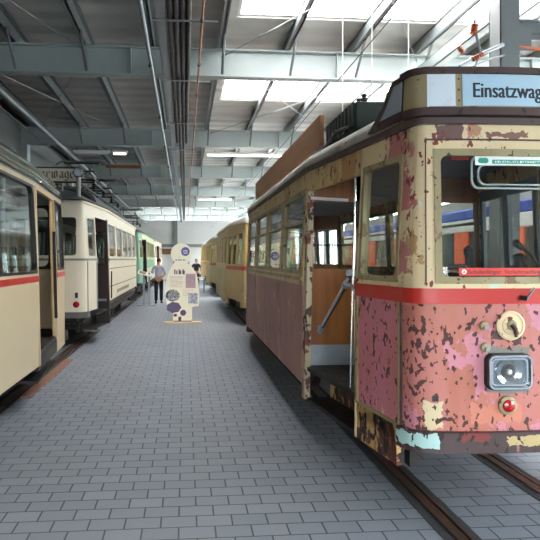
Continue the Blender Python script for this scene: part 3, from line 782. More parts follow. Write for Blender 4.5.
m.build('sticker_letters', M['stickerwhite'], st)
m = MB(); u = uc1-.42
while u < uc1-.30: P.strip(m, u, u+.004, 2.37, 2.388, -.018, -.016); P.strip(m, u, u+.010, 2.385, 2.388, -.018, -.016); P.strip(m, u, u+.010, 2.37, 2.373, -.018, -.016); u += .015
m.build('red_notice', M['stickerred'], R1)
st = rail_front(uc1-.385, uc1+.46, 1.612, 1.662, M['stickerred'], -.018, -.014, 'belt_sticker')
letter_on(P, st, 'Schulanfänger  Verkehrsanfänger', uc1-.325, 1.625, .52, .025, M['inkred'], -.0135, .0012)
m = MB(); m.prism([(math.cos(k*PI/8)*.016, math.sin(k*PI/8)*.016) for k in range(16)], lambda a, b: P.m(uc1-.353+a, 1.637+b, -.014), lambda a, b: P.m(uc1-.353+a, 1.637+b, -.0133)); em = m.build('sticker_emblem', M['stickerwhite'], st)
m = MB(); m.prism([(0,.010),(.009,-.007),(-.009,-.007)], lambda a, b: P.m(uc1-.353+a, 1.637+b, -.0133), lambda a, b: P.m(uc1-.353+a, 1.637+b, -.0130)); m.build('sticker_mark', M['stickerred'], st)
# driver's controls
c = MB().lathe((-.33,.32,.645), (0,0,1), [(.12,0),(.12,.86),(.14,.88),(.14,.95),(.08,.98)], 20).build('controller', M['black'], R1, True)
MB().tube([(-.33,.32,1.62),(-.33,.32,1.66),(-.22,.25,1.67)], .02, 8).build('crank', M['steel'], c, True)
MB().lathe((-.22,.25,1.67), (0,0,1), [(.02,0),(.018,.06),(.03,.09),(.03,.12),(.01,.14)], 12).build('knob', M['black'], c, True)
c = MB().lathe((.20,.34,.645), (0,0,1), [(.04,0),(.04,.98),(.06,1.0),(.06,1.03)], 16).build('brake_stand', M['black'], R1, True)
MB().lathe((.20,.34,1.66), (0,0,1), [(.045,0),(.035,.05),(.045,.08),(.02,.1)], 14).build('knob', M['black'], c, True)
MB().tube([(.34,.30,1.58),(.30,.28,1.68),(.22,.24,1.75),(.13,.20,1.80)], [.012,.01,.01,.011], 8).build('microphone_stalk', M['black'], R1, True)
MB().tube([(.14,.205,1.795),(.08,.18,1.83)], [.018,.026], 10).build('microphone', M['black'], R1, True)
MB().box(-.58,-.50,.28,.30,2.0,2.12).build('notice', M['signblue'], R1)
MB().tube([(-.60,.32,.7),(-.60,.32,2.5)], .012, 8).build('stanchion', M['black'], R1, True)
m = MB(); m.box(-.5,.5,.2,.42,1.36,1.52); m.build('dashboard', M['black'], R1)
# door furniture
Q = S1[-1]; ud0, ud1 = Q.uy(.96), Q.uy(2.29)
MB().tube([Q.m(ud0+.18,.66,-.03), Q.m(ud0+.18,2.42,-.03)], .010, 8).build('stanchion', M['chrome'], R1, True)
MB().tube([Q.m(ud0+.05,.72,-.02), Q.m(ud0+.05,1.36,-.02), Q.m(ud0+.07,1.46,-.02), Q.m(ud0+.15,1.50,-.02)], .014, 8).build('grab_handle', M['chrome'], R1, True)
b = MB().tube([Q.m(ud0+.2,1.57,-.03), Q.m(ud1-.45,1.06,-.03)], [.020,.020], 10).build('swing_bar', M['chrome'], R1, True)
MB().tube([Q.m(ud0+.30,1.49,-.03), Q.m(ud0+.26,1.52,-.03)], .03, 10).build('collar', M['plate'], b)
p_ = Q.m(ud0+.2,1.60,-.03); MB().box(p_[0]-.03,p_[0]+.09,p_[1]-.02,p_[1]+.02,1.58,1.63).build('hinge_block', M['plate'], b)
MB().tube([Q.m(ud1-.47,1.08,-.03), Q.m(ud1-.43,1.03,-.03)], .03, 10).build('foot', M['plate'], b)
MB().tube([(-.90,2.20,2.33),(-.52,2.20,2.31)], .016, 8).build('top_rail', M['white'], R1, True)
MB().tube([(-.90,2.22,1.86),(-.45,2.22,1.86)], .008, 8).build('window_bar', M['chrome'], R1, True)
a = Q.m(ud0+.09,2.05,-.04); m = MB(); m.box(a[0]-.02,a[0]+.03,a[1]-.05,a[1]+.05,1.97,2.2); m.build('mirror', M['black'], R1, bevel=.01)
m = MB(); m.lathe((-.55,1.45,.66), (0,0,1), [(.03,0),(.02,.02),(.02,.06),(.028,.08),(.01,.1)], 12); m.build('floor_bell', M['chrome'], R1, True)
# roof side board, resistor box, front roof details
B = thing('roof_board', (1.42, 9.0, 0), 'long brown wooden advertising board standing along the roof edge of the pink tram', 'board')
m = MB(); m.box(-.025,.025,-2.85,2.85,2.90,3.22); m.build('board', M['boardwood'], B, bevel=.004)
for y in (-2.5,-1,.6,2.3): MB().box(.025,.05,y-.03,y+.03,2.80,3.16).build('bracket', M['black'], B)
B = thing('resistor_box', (2.0, 5.65, 2.9), 'dark green resistor box with knobs on the roof of the pink tram', 'resistor')
m = MB(); m.box(-.52,.5,-.55,.55,-.05,.19); m.build('housing', M['resistor'], B, bevel=.012)
m = MB()
for i in range(9): m.box(-.535,-.52,-.5+i*.12,-.44+i*.12,-.02,.2)
m.build('fin', M['resistor'], B)
for i in range(7): MB().lathe((-.42,-.45+i*.15,.22), (0,0,1), [(.035,0),(.035,.02),(.015,.03),(.028,.05),(.02,.06)], 10).build('insulator', M['resistor'], B, True)
m = MB(); m.tube([(-.56,-.5,-.02),(-.6,-.2,.0),(-.58,.3,-.04),(-.6,.9,-.06)], .018, 8); m.build('cable', M['black'], B, True)
B = thing('pantograph', (2.16, 8.9, 2.98), 'folded pantograph lying on the roof of the pink tram', 'pantograph')
m = MB()
for s in (-1,1): m.tube([(s*.4,-1.1,.08),(s*.4,1.1,.08)], .025, 8); m.tube([(s*.35,-1.0,.1),(s*.3,.9,.2)], .018, 8)
for y in (-1,0,1): m.tube([(-.45,y,.08),(.45,y,.08)], .02, 8)
m.build('frame', M['black'], B, True)
for s in (-1,1):
    for y in (-.9,.9): insul((s*.4,y,-.05),(0,0,1),3,.05,.04).build('insulator', M['copper'], B, True)
m = MB(); m.tube([(-.55,.9,.18),(-.35,.9,.25),(.35,.9,.25),(.55,.9,.18)], .02, 8); m.build('collector_bow', M['black'], B, True)

def attach(o, par, keep=False):
    o.location = Vector(o.location) - Vector(par.location); o.parent = par
    for k_ in ('category', 'group') + (() if keep else ('label',)):
        if k_ in o: del o[k_]
for nm in ('roof_board', 'resistor_box', 'pantograph'): attach(bpy.data.objects[nm], R1)

# ---------- R2, R3, R4 : ochre trams behind
spec2 = dict(nodoor=True, saloon=5.5, nwin=4, vis=-1, lower=M['yellow_low'], upper=M['yellow'], frame=M['yellow'], glass=M['glass'], stripe_mat=M['dark_red'], saloon_stripe=M['yellow'],
    bumper=M['yellow'], gutter=M['yellow'], roof=M['paleroof'], leaf=M['yellow'], endwin=[(-.56,-.2),(-.17,.17),(.2,.56)], wr=.03, side_lower=M['yellow'])
R2 = tram('ochre_tram', 'ochre yellow tram with thin red belt right behind the stripped pink tram', 2.155, 15.1, spec2)[0]
R3 = dup(R2, (2.155, 26.5, 0), 'second ochre tram in the right row, farther back in the hall')
R4 = dup(R2, (2.155, 37.6, 0), 'rearmost ochre tram in the right row near the back wall')

# ---------- L1 beige tram beside the camera
spec3 = dict(saloon=6.4, nwin=4, vis=1, pl=(1.05,2.62), hw=(.78,.845,.966), pb=.42, stripe=(1.465,1.53), open={1: ('rear',)}, leafvis=True, lower=M['beige'], upper=M['beige'], post=M['beige_post'], doorpost=M['beige_post'], frame=M['dark_frame'],
    glass=M['glass'], stripe_mat=M['red'], bumper=M['black'], gutter=M['greenroof'], roof=M['greenroof'], leaf=M['beige_post'],
    endwin=[(-.56,.56)], wr=.10, sfw=.03, zb=.5, fn0=-.022, pfw=.022, zw1=2.55, dh=2.53, part=M['int_wood'], pillar=.13, header=M['beige_post'],
    gw=.01,gz=2.61,roofp=[(-.02,2.625),(.0,2.68),(.05,2.80),(.14,2.90),(.3,2.99),(.6,3.06),(.85,3.08)])
TL = 6.4+5.24
L1, FL, ucl, SL, TLn, lpl = tram('beige_tram', 'beige tram with red belt and green grey roof at left edge, door standing open', -2.62, 9.6-TL, spec3)
for n_ in (.0,.06):
    m = MB(); pts = []
    Q = SL[1]
    m.tube([Q.m(Q.uy(y), 2.70+n_*1.8, .015-n_*1.1) for y in (1.5, 4, 7, TL-2.62, TL-1.05, TL-.5)], .014, 8); m.build('roof_glint', M['chrome'], L1, True)  # chrome tubes added as the shiny streaks along the glossy roof
Q = SL[1]; m = MB(); Q.strip(m, Q.uy(TL-2.62)+.02, Q.uy(TL-1.05)-.01, .44, .60, -.28, -.005); m.build('step_box', M['black'], L1)
m = MB(); m.tube([(.86, TL-3.6,.7),(.86, TL-3.6,2.5)], .02, 8); m.build('stanchion', M['steel'], L1, True)

# ---------- L2 cream tram
spec4 = dict(hw=(.80,.875,.966), saloon=7.4, nwin=5, vis=1, pl=(.95,2.12), open={1: ('front',)}, lower=M['cream'], upper=M['cream'], frame=M['cream'], glass=M['glass'], stripe_mat=M['cream'],
    bumper=M['bumpgrey'], pb=.73, zfb=.73, bz=(.63,.74), doorpost=M['door_brown'], gutter=M['cream'], roof=M['darkroof'], leaf=M['door_brown'], part=M['door_brown'], endwin=[(-.66,-.25),(-.21,.21),(.25,.66)], wr=.06, zb=.80, stripe=(1.66,1.70), zw0=1.74, zw1=2.54, zt=2.76, dh=2.56, lines=(1.10,1.50),
    roofp=[(-.03,2.66),(.0,2.69),(.12,2.76),(.3,2.84),(.5,2.90),(.85,2.94)])
L2, FL2, uc2, SL2, T2, lpl2 = tram('cream_tram', 'cream white tram with grey belt rail and a roof sign, second in the left row', -2.62, 11.25, spec4)
Q = SL2[1]
m = MB(); FL2.strip(m, 0, FL2.u[-1], 1.69, 1.73, -.02, .02); m.build('belt_rail', M['greytrim'], L2, True)
m = MB(); Q.strip(m, 0, Q.uy(.95), 1.69, 1.73, -.02, .02); m.build('belt_rail', M['greytrim'], L2)
m = MB(); Q.strip(m, Q.uy(2.12), Q.uy(T2-2.12), 1.69, 1.73, -.02, .02); m.build('belt_rail', M['greytrim'], L2)
m = MB(); Q.strip(m, -.0, .03, .72, 1.69, -.01, .012); m.build('beading', M['greytrim'], L2)
m = MB(); Q.strip(m, Q.uy(.90), Q.uy(.95), .72, 1.69, -.01, .012); m.build('beading', M['greytrim'], L2)
m = MB(); Q.strip(m, Q.uy(2.12)-.12, Q.uy(2.12)+.05, .33, .80, -.25, .02); m.build('step_box', M['black'], L2)
m = MB(); Q.strip(m, Q.uy(1.0), Q.uy(2.05), .26, .32, -.3, .04); m.build('step_plate', M['plate'], L2)
m = MB(); Q.strip(m, Q.uy(2.12)+.09, Q.uy(2.12)+.115, .85, 1.45, .02, .045); m.build('grab_rail', M['black'], L2)
m = MB(); FL2.strip(m, uc2+.60, uc2+.65, 1.00, 1.10, 0, .03); m.build('socket', M['black'], L2)
MB().lathe((.62,.045,.88), (0,-1,0), [(.06,0),(.06,.03),(.03,.05)], 16).build('tail_lamp', M['redlens'], L2, True)
# end arch of the raised roof
m = MB(); poly = [(math.cos(k*PI/14)*.62, math.sin(k*PI/14)*.42) for k in range(15)]
m.prism(poly, lambda a, b: (a, 2.6, 2.95+b), lambda a, b: (a, T2-1.9, 2.95+b)); m.build('clerestory', M['darkroof'], L2, True)
m = MB(); m.prism([(a*.85, b*.8+.02) for a, b in poly], lambda a, b: (a, 2.58, 2.95+b), lambda a, b: (a, 2.60, 2.95+b)); m.build('clerestory_end', M['black'], L2)
# Side lettering as small strokes
m = MB()
u = Q.uy(3.6)
for i in range(22):
    Q.strip(m, u, u+.03, .90, .98, 0, .004)
    if i % 2: Q.strip(m, u, u+.09, .965, .98, 0, .004)
    u += .14
m.build('side_lettering', M['brownline'], L2)
# roof signboard with blackletter
SG = thing('roof_sign', (-2.62, 11.6, 2.85), 'cream roof signboard with black gothic letters on the cream tram', 'sign')
MB().box(-.75,.60,-.02,.02,.34,.58).build('board', M['cream'], SG)
m = MB(); m.box(-.77,.62,-.03,.03,.58,.61); m.box(-.77,.62,-.03,.03,.31,.34); m.build('frame', M['black'], SG)
for x in (-.6,.3): MB().tube([(x,0,-.08),(x,0,.31)], .02, 8).build('post', M['greytrim'], SG)
m = MB()
def pen(segs, ox, oz, s_):
    nb = Vector((.085, .06))*s_
    for (a, b, c_, d) in segs:
        A = Vector((ox+a*s_, oz+b*s_)); B_ = Vector((ox+c_*s_, oz+d*s_)); dd = (B_-A)
        if dd.length < 1e-5: continue
        ps = [A-nb, A+nb, B_+nb, B_-nb]
        m.add([(p.x, -.024, p.y) for p in ps]+[(p.x, -.02, p.y) for p in ps], [(0,1,2,3),(7,6,5,4),(0,4,5,1),(1,5,6,2),(2,6,7,3),(3,7,4,0)])
GL = {'e': [(.15,.2,.15,.8),(.15,.8,.42,1.0),(.42,1.0,.62,.75),(.62,.75,.2,.5),(.15,.2,.4,.0),(.4,0,.62,.15)],
      'r': [(.0,.85,.18,1.0),(.18,.9,.18,.1),(.18,.1,.34,.0),(.25,.8,.5,1.0),(.5,1.0,.64,.85)],
      'w': [(.0,.85,.15,1.0),(.15,.95,.15,.15),(.15,.15,.32,.0),(.32,.0,.5,.2),(.5,.95,.5,.15),(.5,.15,.68,0),(.68,.0,.9,.2),(.9,.9,.9,.2),(.7,1.1,.9,.9)],
      'a': [(.2,.85,.45,1.0),(.45,1.0,.62,.85),(.62,.85,.62,.1),(.62,.1,.75,.0),(.62,.6,.2,.4),(.2,.4,.2,.15),(.2,.15,.38,0),(.38,0,.6,.2)],
      'g': [(.15,.2,.15,.8),(.15,.8,.4,1.0),(.4,1.0,.62,.85),(.62,.95,.62,-.25),(.62,-.25,.4,-.45),(.4,-.45,.15,-.3),(.15,.2,.35,.05),(.35,.05,.6,.2)],
      'n': [(.0,.85,.15,1.0),(.15,.9,.15,.1),(.15,.1,.28,0),(.22,.8,.45,1.0),(.45,1.0,.6,.85),(.6,.85,.6,.1),(.6,.1,.75,0)]}
x = -.10
for ch in 'erwagen':
    pen(GL[ch], x, .405, .118); x += .118*(1.16 if ch == 'w' else .86)
m.build('lettering', M['ink'], SG)
LP = thing('roof_lamp', (-1.98, 11.40, 2.66), 'round grey lamp on a short post at the right end of the roof sign', 'lamp')
MB().tube([(0,0,0),(0,0,.60)], .04, 12).build('post', M['greytrim'], LP, True)
MB().lathe((0,.10,.67), (0,-1,0), [(.05,0),(.085,.03),(.09,.16),(.08,.18)], 24).build('lamp_housing', M['black'], LP, True)
MB().lathe((0,-.08,.67), (0,-1,0), [(.08,0),(.07,.012),(.02,.018)], 24).build('lens', M['greyglass'], LP, True)

def pantograph(loc, label):
    B = thing('pantograph', loc, label, 'pantograph', None); m = MB()
    for s in (-1,1):
        m.tube([(s*.42,-.9,.05),(s*.42,.9,.05)], .028, 8)
        m.tube([(s*.40,-.6,.08),(s*.30,.75,.32)], .02, 8); m.tube([(s*.30,.75,.32),(s*.25,-.1,.62)], .016, 8)
        m.tube([(s*.40,.6,.08),(s*.30,-.75,.32)], .02, 8); m.tube([(s*.30,-.75,.32),(s*.25,.1,.62)], .016, 8)
    for y, z in ((-.85,.05),(.85,.05),(.75,.32),(-.75,.32),(0,.62)): m.tube([(-.42,y,z),(.42,y,z)], .018, 8)
    m.tube([(-.3,.75,.32),(.3,-.75,.32)], .012, 6); m.tube([(.3,.75,.32),(-.3,-.75,.32)], .012, 6)
    m.build('frame', M['black'], B, True)
    MB().tube([(-.6,0,.58),(-.45,0,.66),(.45,0,.66),(.6,0,.58)], .022, 8).build('collector_bow', M['steel'], B, True)
    for s in (-1,1):
        for y in (-.8,.8): insul((s*.42,y,-.10),(0,0,1),3,.05,.045).build('insulator', M['black'], B, True)
    return B
pg = pantograph((-2.5, 14.8, 3.42), '')
pg2 = dup(pg, (-2.5, 18.1, 3.42)); attach(pg2, L2)
attach(SG, L2); attach(LP, L2)
for x in (-.35,.3):
    MB().tube([(x, 2.1, 3.4), (x, 9.9, 3.4)], .03, 8).build('roof_conduit', M['black'], L2, smooth=True)

# ---------- L3 green, L4
spec5 = dict(spec4); spec5.update(saloon=7.0, nwin=6, lower=M['mint'], upper=M['oliveglass'], frame=M['oliveglass'], post=M['mint'], stripe_mat=M['mint'], saloon_lower=M['oliveglass'], stripe=(1.32,1.70), gutter=M['mint'], bumper=M['under'], leaf=M['mint'], zb=.7, lines=(1.1,))
L3 = tram('green_tram', 'mint green and cream tram, third in the left row', -2.62, 24.4, spec5)[0]
spec6 = dict(spec4); spec6.update(saloon=5.0, nwin=4, lines=())
L4 = tram('pale_tram', 'pale cream tram, last in the left row near the back wall', -2.62, 37.2, spec6)[0]
attach(dup(pg, (-2.5, 27.3, 3.30)), L3); attach(pg, L2)

# ---------- R5 orange tram on the next track
M['offwhite'] = plain('white tram band', (232,234,232), .4, 0, .02)
r = thing('orange_tram', (6.1, 5.0, 0), 'orange and white tram with blue roof band seen through the windows of the pink tram', 'tram')
T_ = 14
def ob(x0,x1,y0,y1,z0,z1,n,mt): return MB().box(x0,x1,y0,y1,z0,z1).build(n, mt, r, bevel=.02)
ob(-1.08,1.08,0,T_,.35,.55,'side_skirt',M['under']); ob(-1.1,1.1,0,T_,.55,1.28,'lower_body',M['orange']); ob(-1.1,1.1,0,T_,1.28,1.42,'white_band',M['offwhite'])
ob(-1.06,1.06,.05,T_-.05,1.42,2.2,'interior',M['paleint']); ob(-1.1,1.1,0,T_,2.2,2.42,'upper_band',M['offwhite']); ob(-1.1,1.1,0,T_,2.42,2.6,'blue_band',M['blue']); ob(-1.0,1.0,.1,T_-.1,2.6,2.8,'roof',M['paleroof'])
for i in range(8):
    for s in (-1,1):
        y = i*T_/8; m = MB(); m.box(s*1.06,s*1.1,y,y+.55,1.42,2.2); m.build('pillar', M['orange'], r)
        MB().box(s*1.075,s*1.08,y+.55,y+T_/8,1.42,2.2).build('pane', M['glass'], r)
for s in (-1,1):
    for y in (2.5,4.4,9.6,11.5): MB().lathe((s*.65,y,.33), (s,0,0), [(.33,-.05),(.33,.06),(.1,.08)], 20).build('wheel', M['under'], r, True)

# ------------------------------------------------------------------ info figure, stand, people, back of hall
M['cream_board'] = plain('pale yellow printed board', (250,247,226), .45, 0, .02)
M['plum'] = plain('plum print', (92,84,118), .5)
M['plum_dk'] = plain('blue violet print', (84,84,160), .5)
M['rose'] = plain('rose grey print', (186,160,168), .5)
t = NT('halftone photograph'); M['photo'] = t.bsdf(t.mix(t.ramp(t.noise(16, 4, .7), .4, .6), srgb((44,46,54)), srgb((176,180,186))), .45)
t = NT('pale blue photograph'); M['photo2'] = t.bsdf(t.mix(t.ramp(t.noise(14, 4, .7), .4, .6), srgb((104,108,140)), srgb((206,210,222))), .45)
IF = thing('display_figure', (-.06, 16.2, 0), 'pale yellow figure shaped information board with purple prints standing in the aisle', 'sign')
m = MB(); m.prism(rrect(1.02,.36,.12), lambda a, b: (a, b, 0), lambda a, b: (a, b, .035)); m.build('base', wood('birch base', (214,190,156), (198,170,132), 0), IF)
pts = [(-.26,.05),(.25,.05),(.25,.42),(.43,.45),(.44,.8),(.42,1.10),(.36,1.35),(.24,1.52),(.13,1.60)]
for k in range(-6, 23): 
    a = math.radians(k*10+0); 
hc_ = (-.04, 1.86)
a0, a1 = -52, 232
for k in range(19):
    a = math.radians(a0+(a1-a0)*k/18); pts.append((hc_[0]+.285*math.cos(a), hc_[1]+.285*math.sin(a)))
pts += [(-.30,1.52),(-.40,1.32),(-.45,1.08),(-.46,.8),(-.42,.42),(-.26,.40)]
m = MB(); m.prism(pts, lambda a, b: (a, -.012, b), lambda a, b: (a, .012, b)); fb = m.build('figure_board', M['cream_board'], IF)
fx = lambda d: (lambda a, b: (a, -.012-d, b))
def pr_(poly, mt, nm, d=.002):
    m = MB(); m.prism(poly, fx(0), fx(d)); return m.build(nm, mt, fb)
def disc2(cx_, cz_, rx, rz, n=24, wob=0): return [(cx_+rx*(1+wob*math.cos(7*2*PI*k/n))*math.cos(2*PI*k/n), cz_+rz*(1+wob*math.cos(7*2*PI*k/n))*math.sin(2*PI*k/n)) for k in range(n)]
def rc(x0,x1,z0,z1): return [(x0,z0),(x1,z0),(x1,z1),(x0,z1)]
pr_(disc2(.07,1.92,.115,.12), M['plum_dk'], 'round_emblem')
for z, w in ((1.955,.06),(1.91,.07),(1.87,.05)): pr_(rc(.07-w,.07+w,z-.008,z+.008), M['stickerwhite'], 'emblem_text', .003)
for (x, w) in ((-.20,.05),(-.13,.04),(-.08,.05),(.0,.06)): pr_(rc(x,x+w,1.68,1.705), M['plum'], 'small_print')
pr_(rc(-.10,-.095,1.71,1.78), M['plum'], 'small_print')
for i, x in enumerate((-.23,-.175,-.11,-.075,-.01,.02)): pr_(rc(x,x+.035,1.31,1.41 if i % 2 else 1.44), M['plum'], 'headline')
pr_(rc(.08,.34,.94,1.32), M['rose'], 'text_block')
for k in range(9):
    z = 1.25-k*.035; pr_(rc(-.34,-.34+(.34 if k % 4 != 3 else .2),z,z+.008), M['rose'], 'text_line')
for k in range(4):
    z = .88-k*.05; pr_(rc(.0,.28-(k % 2)*.08,z,z+.008), M['rose'], 'text_line')
pr_(disc2(-.27,.74,.19,.16,28,.02), M['photo'], 'printed_photograph'); pr_(rc(.15,.40,.52,.80), M['photo2'], 'printed_photograph')
pr_(disc2(-.24,.42,.19,.145,42,.05), M['plum'], 'speech_cloud'); pr_(disc2(.01,.275,.08,.08,24,.05), M['plum'], 'speech_cloud'); pr_(disc2(-.20,.21,.05,.04,20,.04), M['plum'], 'speech_cloud')
pr_(rc(-.12,-.04,.05,.17), M['plum'], 'printed_post'); pr_(rc(-.25,.25,.035,.065), M['greytrim'], 'foot_strip')

# reading desk
D = thing('reading_desk', (-1.42, 22.4, 0), 'grey information desk with tilted top beside the green tram', 'stand')
MB().box(-.33,.33,-.2,.2,0,.02).build('base', M['steel'], D); 
for s in (-.10,.10): MB().box(s-.035,s+.035,-.02,.02,.02,1.2).build('post', M['steel'], D)
m = MB(); m.add([(-.3,-.25,1.18),(.3,-.25,1.02),(.3,.25,1.12),(-.3,.25,1.28),(-.3,-.25,1.21),(.3,-.25,1.05),(.3,.25,1.15),(-.3,.25,1.31)], [(0,3,2,1),(4,5,6,7),(0,1,5,4),(1,2,6,5),(2,3,7,6),(3,0,4,7)]); m.build('tilted_top', M['white'], D)
m = MB(); m.add([(-.26,-.21,1.213),(-.02,-.21,1.149),(-.02,.21,1.233),(-.26,.21,1.297)], [(0,1,2,3)]); m.build('printed_sheet', M['boardwood'], D)

# people
M['skin'] = plain('skin', (196,146,120), .5, 0, .03)
M['hair'] = plain('short brown hair', (74,52,40), .7)
M['shirt'] = plain('lavender shirt', (186,184,204), .8, 0, .05, 3)
M['trouser'] = plain('black trousers', (26,26,30), .8)
M['navy'] = plain('dark shirt', (44,48,62), .8)
M['shoe'] = plain('black shoes', (18,17,17), .5)
def skinned(name, mat, nodes, edges, par, lvl=1):
    me = bpy.data.meshes.new(name); me.from_pydata([n[0] for n in nodes], edges, []); me.update(); me.materials.append(mat)
    o = bpy.data.objects.new(name, me); COL.objects.link(o)
    if par: o.parent = par
    o.modifiers.new('skin', 'SKIN'); sub = o.modifiers.new('sub', 'SUBSURF'); sub.levels = lvl; sub.render_levels = lvl
    sv = me.skin_vertices[0].data
    for i, n in enumerate(nodes): sv[i].radius = n[1] if isinstance(n[1], tuple) else (n[1], n[1]); sv[i].use_root = (i == 0)
    for p in me.polygons: p.use_smooth = True
    return o
def person(loc, h, label, shirt, back=True, hands_back=True, turn=1):
    r = thing('person', loc, label, 'person'); k = h/1.75; f = turn  # f=+1 looks along +Y
    V = lambda x, y, z: (x*k, y*k*f, z*k)
    # body: pelvis, spine, neck, legs, feet
    nd = [(V(0,0,.95),(.155*k,.105*k)), (V(0,.0,1.12),(.135*k,.095*k)), (V(0,.01,1.32),(.165*k,.105*k)), (V(0,0,1.44),(.13*k,.08*k)), (V(0,.0,1.50),.055*k), (V(0,.01,1.56),.055*k)]
    ed = [(0,1),(1,2),(2,3),(3,4),(4,5)]
    for s in (-1, 1):
        b = len(nd); st = .10*s
        nd += [(V(s*.09,0,.88),.095*k), (V(s*.10,.01+st*.3,.50),.062*k), (V(s*.10,-.02+st*.5,.10),.042*k), (V(s*.10,.02+st*.5,.045),.042*k), (V(s*.115,.15+st*.5,.035),.034*k)]
        ed += [(0,b),(b,b+1),(b+1,b+2),(b+2,b+3),(b+3,b+4)]
        b = len(nd)
        if hands_back: arm = [V(s*.19,0,1.40), V(s*.26,-.07,1.14), V(s*.06,-.19,.95)]
        else: arm = [V(s*.19,0,1.40), V(s*.25,.0,1.12), V(s*.20,.16,.98)]
        nd += [(arm[0],.055*k),(arm[1],.036*k),(arm[2],.024*k)]
        ed += [(3,b),(b,b+1),(b+1,b+2)]
        # hand: palm with four fingers and a thumb
        w = Vector(arm[2]); d = (Vector(arm[2])-Vector(arm[1])).normalized(); b2 = len(nd)
        nd += [(tuple(w+d*.06*k),(.036*k,.02*k))]; ed += [(b+2,b2)]
        dn = Vector((0,0,-1))
        for j in range(4):
            off = dn*(j-1.5)*.020*k; c_ = len(nd); L_ = (.07,.08,.075,.06)[j]*k
            nd += [(tuple(w+d*.085*k+off),.009*k),(tuple(w+d*(.085*k+L_*.6)+off),.0085*k),(tuple(w+d*(.085*k+L_)+off+Vector((0,.015*k,0))),.007*k)]
            ed += [(b2,c_),(c_,c_+1),(c_+1,c_+2)]
        c_ = len(nd); nd += [(tuple(w+d*.05*k-dn*.03*k),.010*k),(tuple(w+d*.09*k-dn*.05*k),.008*k)]; ed += [(b2,c_),(c_,c_+1)]
    body = skinned('body', M['skin'], nd, ed, r)
    # shirt and trousers as clothing over the body
    sn = [(V(0,0,.97),(.172*k,.125*k)),(V(0,0,1.14),(.155*k,.115*k)),(V(0,.01,1.32),(.182*k,.122*k)),(V(0,0,1.445),(.14*k,.09*k))]; se = [(0,1),(1,2),(2,3)]
    for s in (-1,1):
        b = len(sn)
        if hands_back: arm = [V(s*.19,0,1.40), V(s*.258,-.065,1.15)]
        else: arm = [V(s*.19,0,1.40), V(s*.238,.0,1.2)]
        sn += [(arm[0],.075*k),(arm[1],.062*k)]; se += [(3,b),(b,b+1)]
    skinned('shirt', shirt, sn, se, r)
    tn = [(V(0,0,.97),(.165*k,.118*k))]; te = []
    for s in (-1,1):
        b = len(tn); st = .10*s; tn += [(V(s*.09,0,.86),.108*k),(V(s*.10,.01+st*.3,.50),.080*k),(V(s*.10,-.01+st*.5,.065),.066*k)]; te += [(0,b),(b,b+1),(b+1,b+2)]
    skinned('trousers', M['trouser'], tn, te, r)
    for s in (-1,1):
        m = MB(); st = .10*s; c_ = V(s*.11, .05+st*.5, 0)
        m.prism([(c_[0]+a*k, c_[1]+b*k) for a, b in disc2(0,0,.05,.14)], lambda a, b: (a, b, 0), lambda a, b: (c_[0]+(a-c_[0])*.8, c_[1]+(b-c_[1])*.85, .075*k)); m.build('shoe', M['shoe'], r, True)
    # head with face
    hx = V(0,.015,1.65); m = MB()
    def ball(cx_, cy_, cz_, rx, ry, rz, n=14, z0=-1, z1=1):
        vs = []; fs = []
        for i in range(n+1):
            t_ = PI*(z0+(z1-z0)*i/n)/2
            for j in range(n): a = 2*PI*j/n; vs.append((cx_+rx*math.cos(t_)*math.cos(a), cy_+ry*math.cos(t_)*math.sin(a), cz_+rz*math.sin(t_)))
        for i in range(n):
            for j in range(n): j2 = (j+1) % n; fs.append((i*n+j, i*n+j2, (i+1)*n+j2, (i+1)*n+j))
        return m.add(vs, fs)
    ball(hx[0],hx[1],hx[2],.076*k,.095*k,.115*k); ball(hx[0],hx[1]+.095*k*f,hx[2]-.015*k,.012*k,.018*k,.025*k,8)
    for s in (-1,1): ball(hx[0]+s*.078*k,hx[1],hx[2]-.005*k,.012*k,.02*k,.03*k,8)
    hd = m.build('head', M['skin'], r, True)
    m = MB()
    for s in (-1,1): ball(hx[0]+s*.03*k,hx[1]+.085*k*f,hx[2]+.01*k,.010*k,.008*k,.006*k,6)
    m.build('eyes', M['shoe'], hd); m = MB(); ball(hx[0],hx[1]+.088*k*f,hx[2]-.055*k,.022*k,.006*k,.005*k,6); m.build('mouth', M['dark_red'], hd)
    m = MB(); ball(hx[0],hx[1]-.012*k*f,hx[2]+.022*k,.084*k,.098*k,.108*k,14,-.25,1); m.build('hair', M['hair'], hd, True)
    return r
person((-1.02, 23.6, 0), 1.74, 'person in lavender shirt and black trousers seen from behind, hands clasped behind the back', M['shirt'])
person((.66, 35.2, 0), 1.72, 'person in dark clothes standing far back beside the right row of trams', M['navy'], hands_back=False, turn=-1)

# far end of the hall
T5 = thing('display_table', (.70, 32.0, 0), 'white table with dark bundle standing far back beside the ochre trams', 'table')
MB().box(-.35,.35,-.5,.5,.72,.76).build('table_top', M['white'], T5)
for a in (-.31,.31):
    for b in (-.45,.45): MB().box(a-.02,a+.02,b-.02,b+.02,0,.72).build('leg', M['steel'], T5)
tag(MB().lathe((.7,32.0,.761), (0,0,1), [(.12,0),(.16,.05),(.14,.15),(.06,.2)], 14).build('bag', M['black'], smooth=True), 'dark bag lying on the far white table', 'bag')
m = MB(); m.box(-2.05,-1.0,YB-.10,YB-.061,2.1,2.55)
pc = m.build('wall_picture', M['int_wood']); tag(pc, 'brown wide framed picture hanging on the white back wall', 'picture')
mb = MB(); mb.box(.42, 1.9, YB-.05, YB-.0, 0, 2.65); struct(mb.build('door_1', M['white']))
mb = MB(); mb.box(XL, -2.1, YB-.06, YB, 0, 2.5); struct(mb.build('door_2', M['wall_grey']))
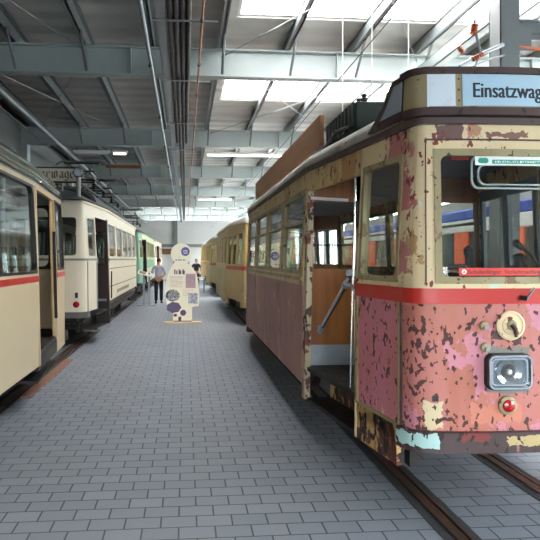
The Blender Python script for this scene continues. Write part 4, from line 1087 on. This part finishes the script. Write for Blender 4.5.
tag(MB().box(-2.75,-1.55,21.2,21.3,4.9,5.0).build('reflection_strip', M['doorwood']), 'orange brown strip added as a warm reflection under the roof above the left trams', 'reflection')  # wooden strip stands in for an orange reflection under the roof

# ------------------------------------------------------------------ light
w = bpy.data.worlds.new('world'); S.world = w; w.use_nodes = True; nt = w.node_tree; nt.nodes.clear()
o_ = nt.nodes.new('ShaderNodeOutputWorld'); bg = nt.nodes.new('ShaderNodeBackground'); sk = nt.nodes.new('ShaderNodeTexSky')
sk.sky_type = 'NISHITA'; sk.sun_disc = False; sk.sun_elevation = math.radians(48); sk.sun_rotation = math.radians(120); sk.air_density = 1.2; sk.dust_density = 3.0
hs = nt.nodes.new('ShaderNodeMix'); hs.data_type = 'RGBA'; hs.inputs[0].default_value = .7; hs.inputs[7].default_value = (5.6,5.65,5.75,1)
nt.links.new(sk.outputs[0], hs.inputs[6]); nt.links.new(hs.outputs[2], bg.inputs[0]); bg.inputs[1].default_value = 5.4; nt.links.new(bg.outputs[0], o_.inputs[0])
def portal(loc, rot, sx, sy):
    l = bpy.data.lights.new('daylight_portal', 'AREA'); l.shape = 'RECTANGLE'; l.size = sx; l.size_y = sy; l.cycles.is_portal = True
    o = bpy.data.objects.new('daylight_portal', l); COL.objects.link(o); o.location = loc; o.rotation_euler = rot
for q0, q1, a, b in SKY2: portal(((q0+q1)/2, (a+b)/2, ZR+.2), (0,0,0), q1-q0, b-a)
portal(((XL+XR)/2, YF-.3, 1.45), (PI/2,0,0), XR-XL, 2.9)
portal((XR+.3, (YF+YB)/2, 2.55), (0,PI/2,0), 3.5, YB-YF)

S.view_settings.view_transform = 'Standard'; S.view_settings.look = 'None'; S.view_settings.gamma = 1; S.view_settings.use_curve_mapping = False
S.view_settings.exposure = -.36
S.cycles.use_denoising = True; S.cycles.max_bounces = 9; S.cycles.diffuse_bounces = 5; S.cycles.transparent_max_bounces = 24; S.cycles.caustics_reflective = False; S.cycles.caustics_refractive = False
S.cycles.sample_clamp_indirect = 8
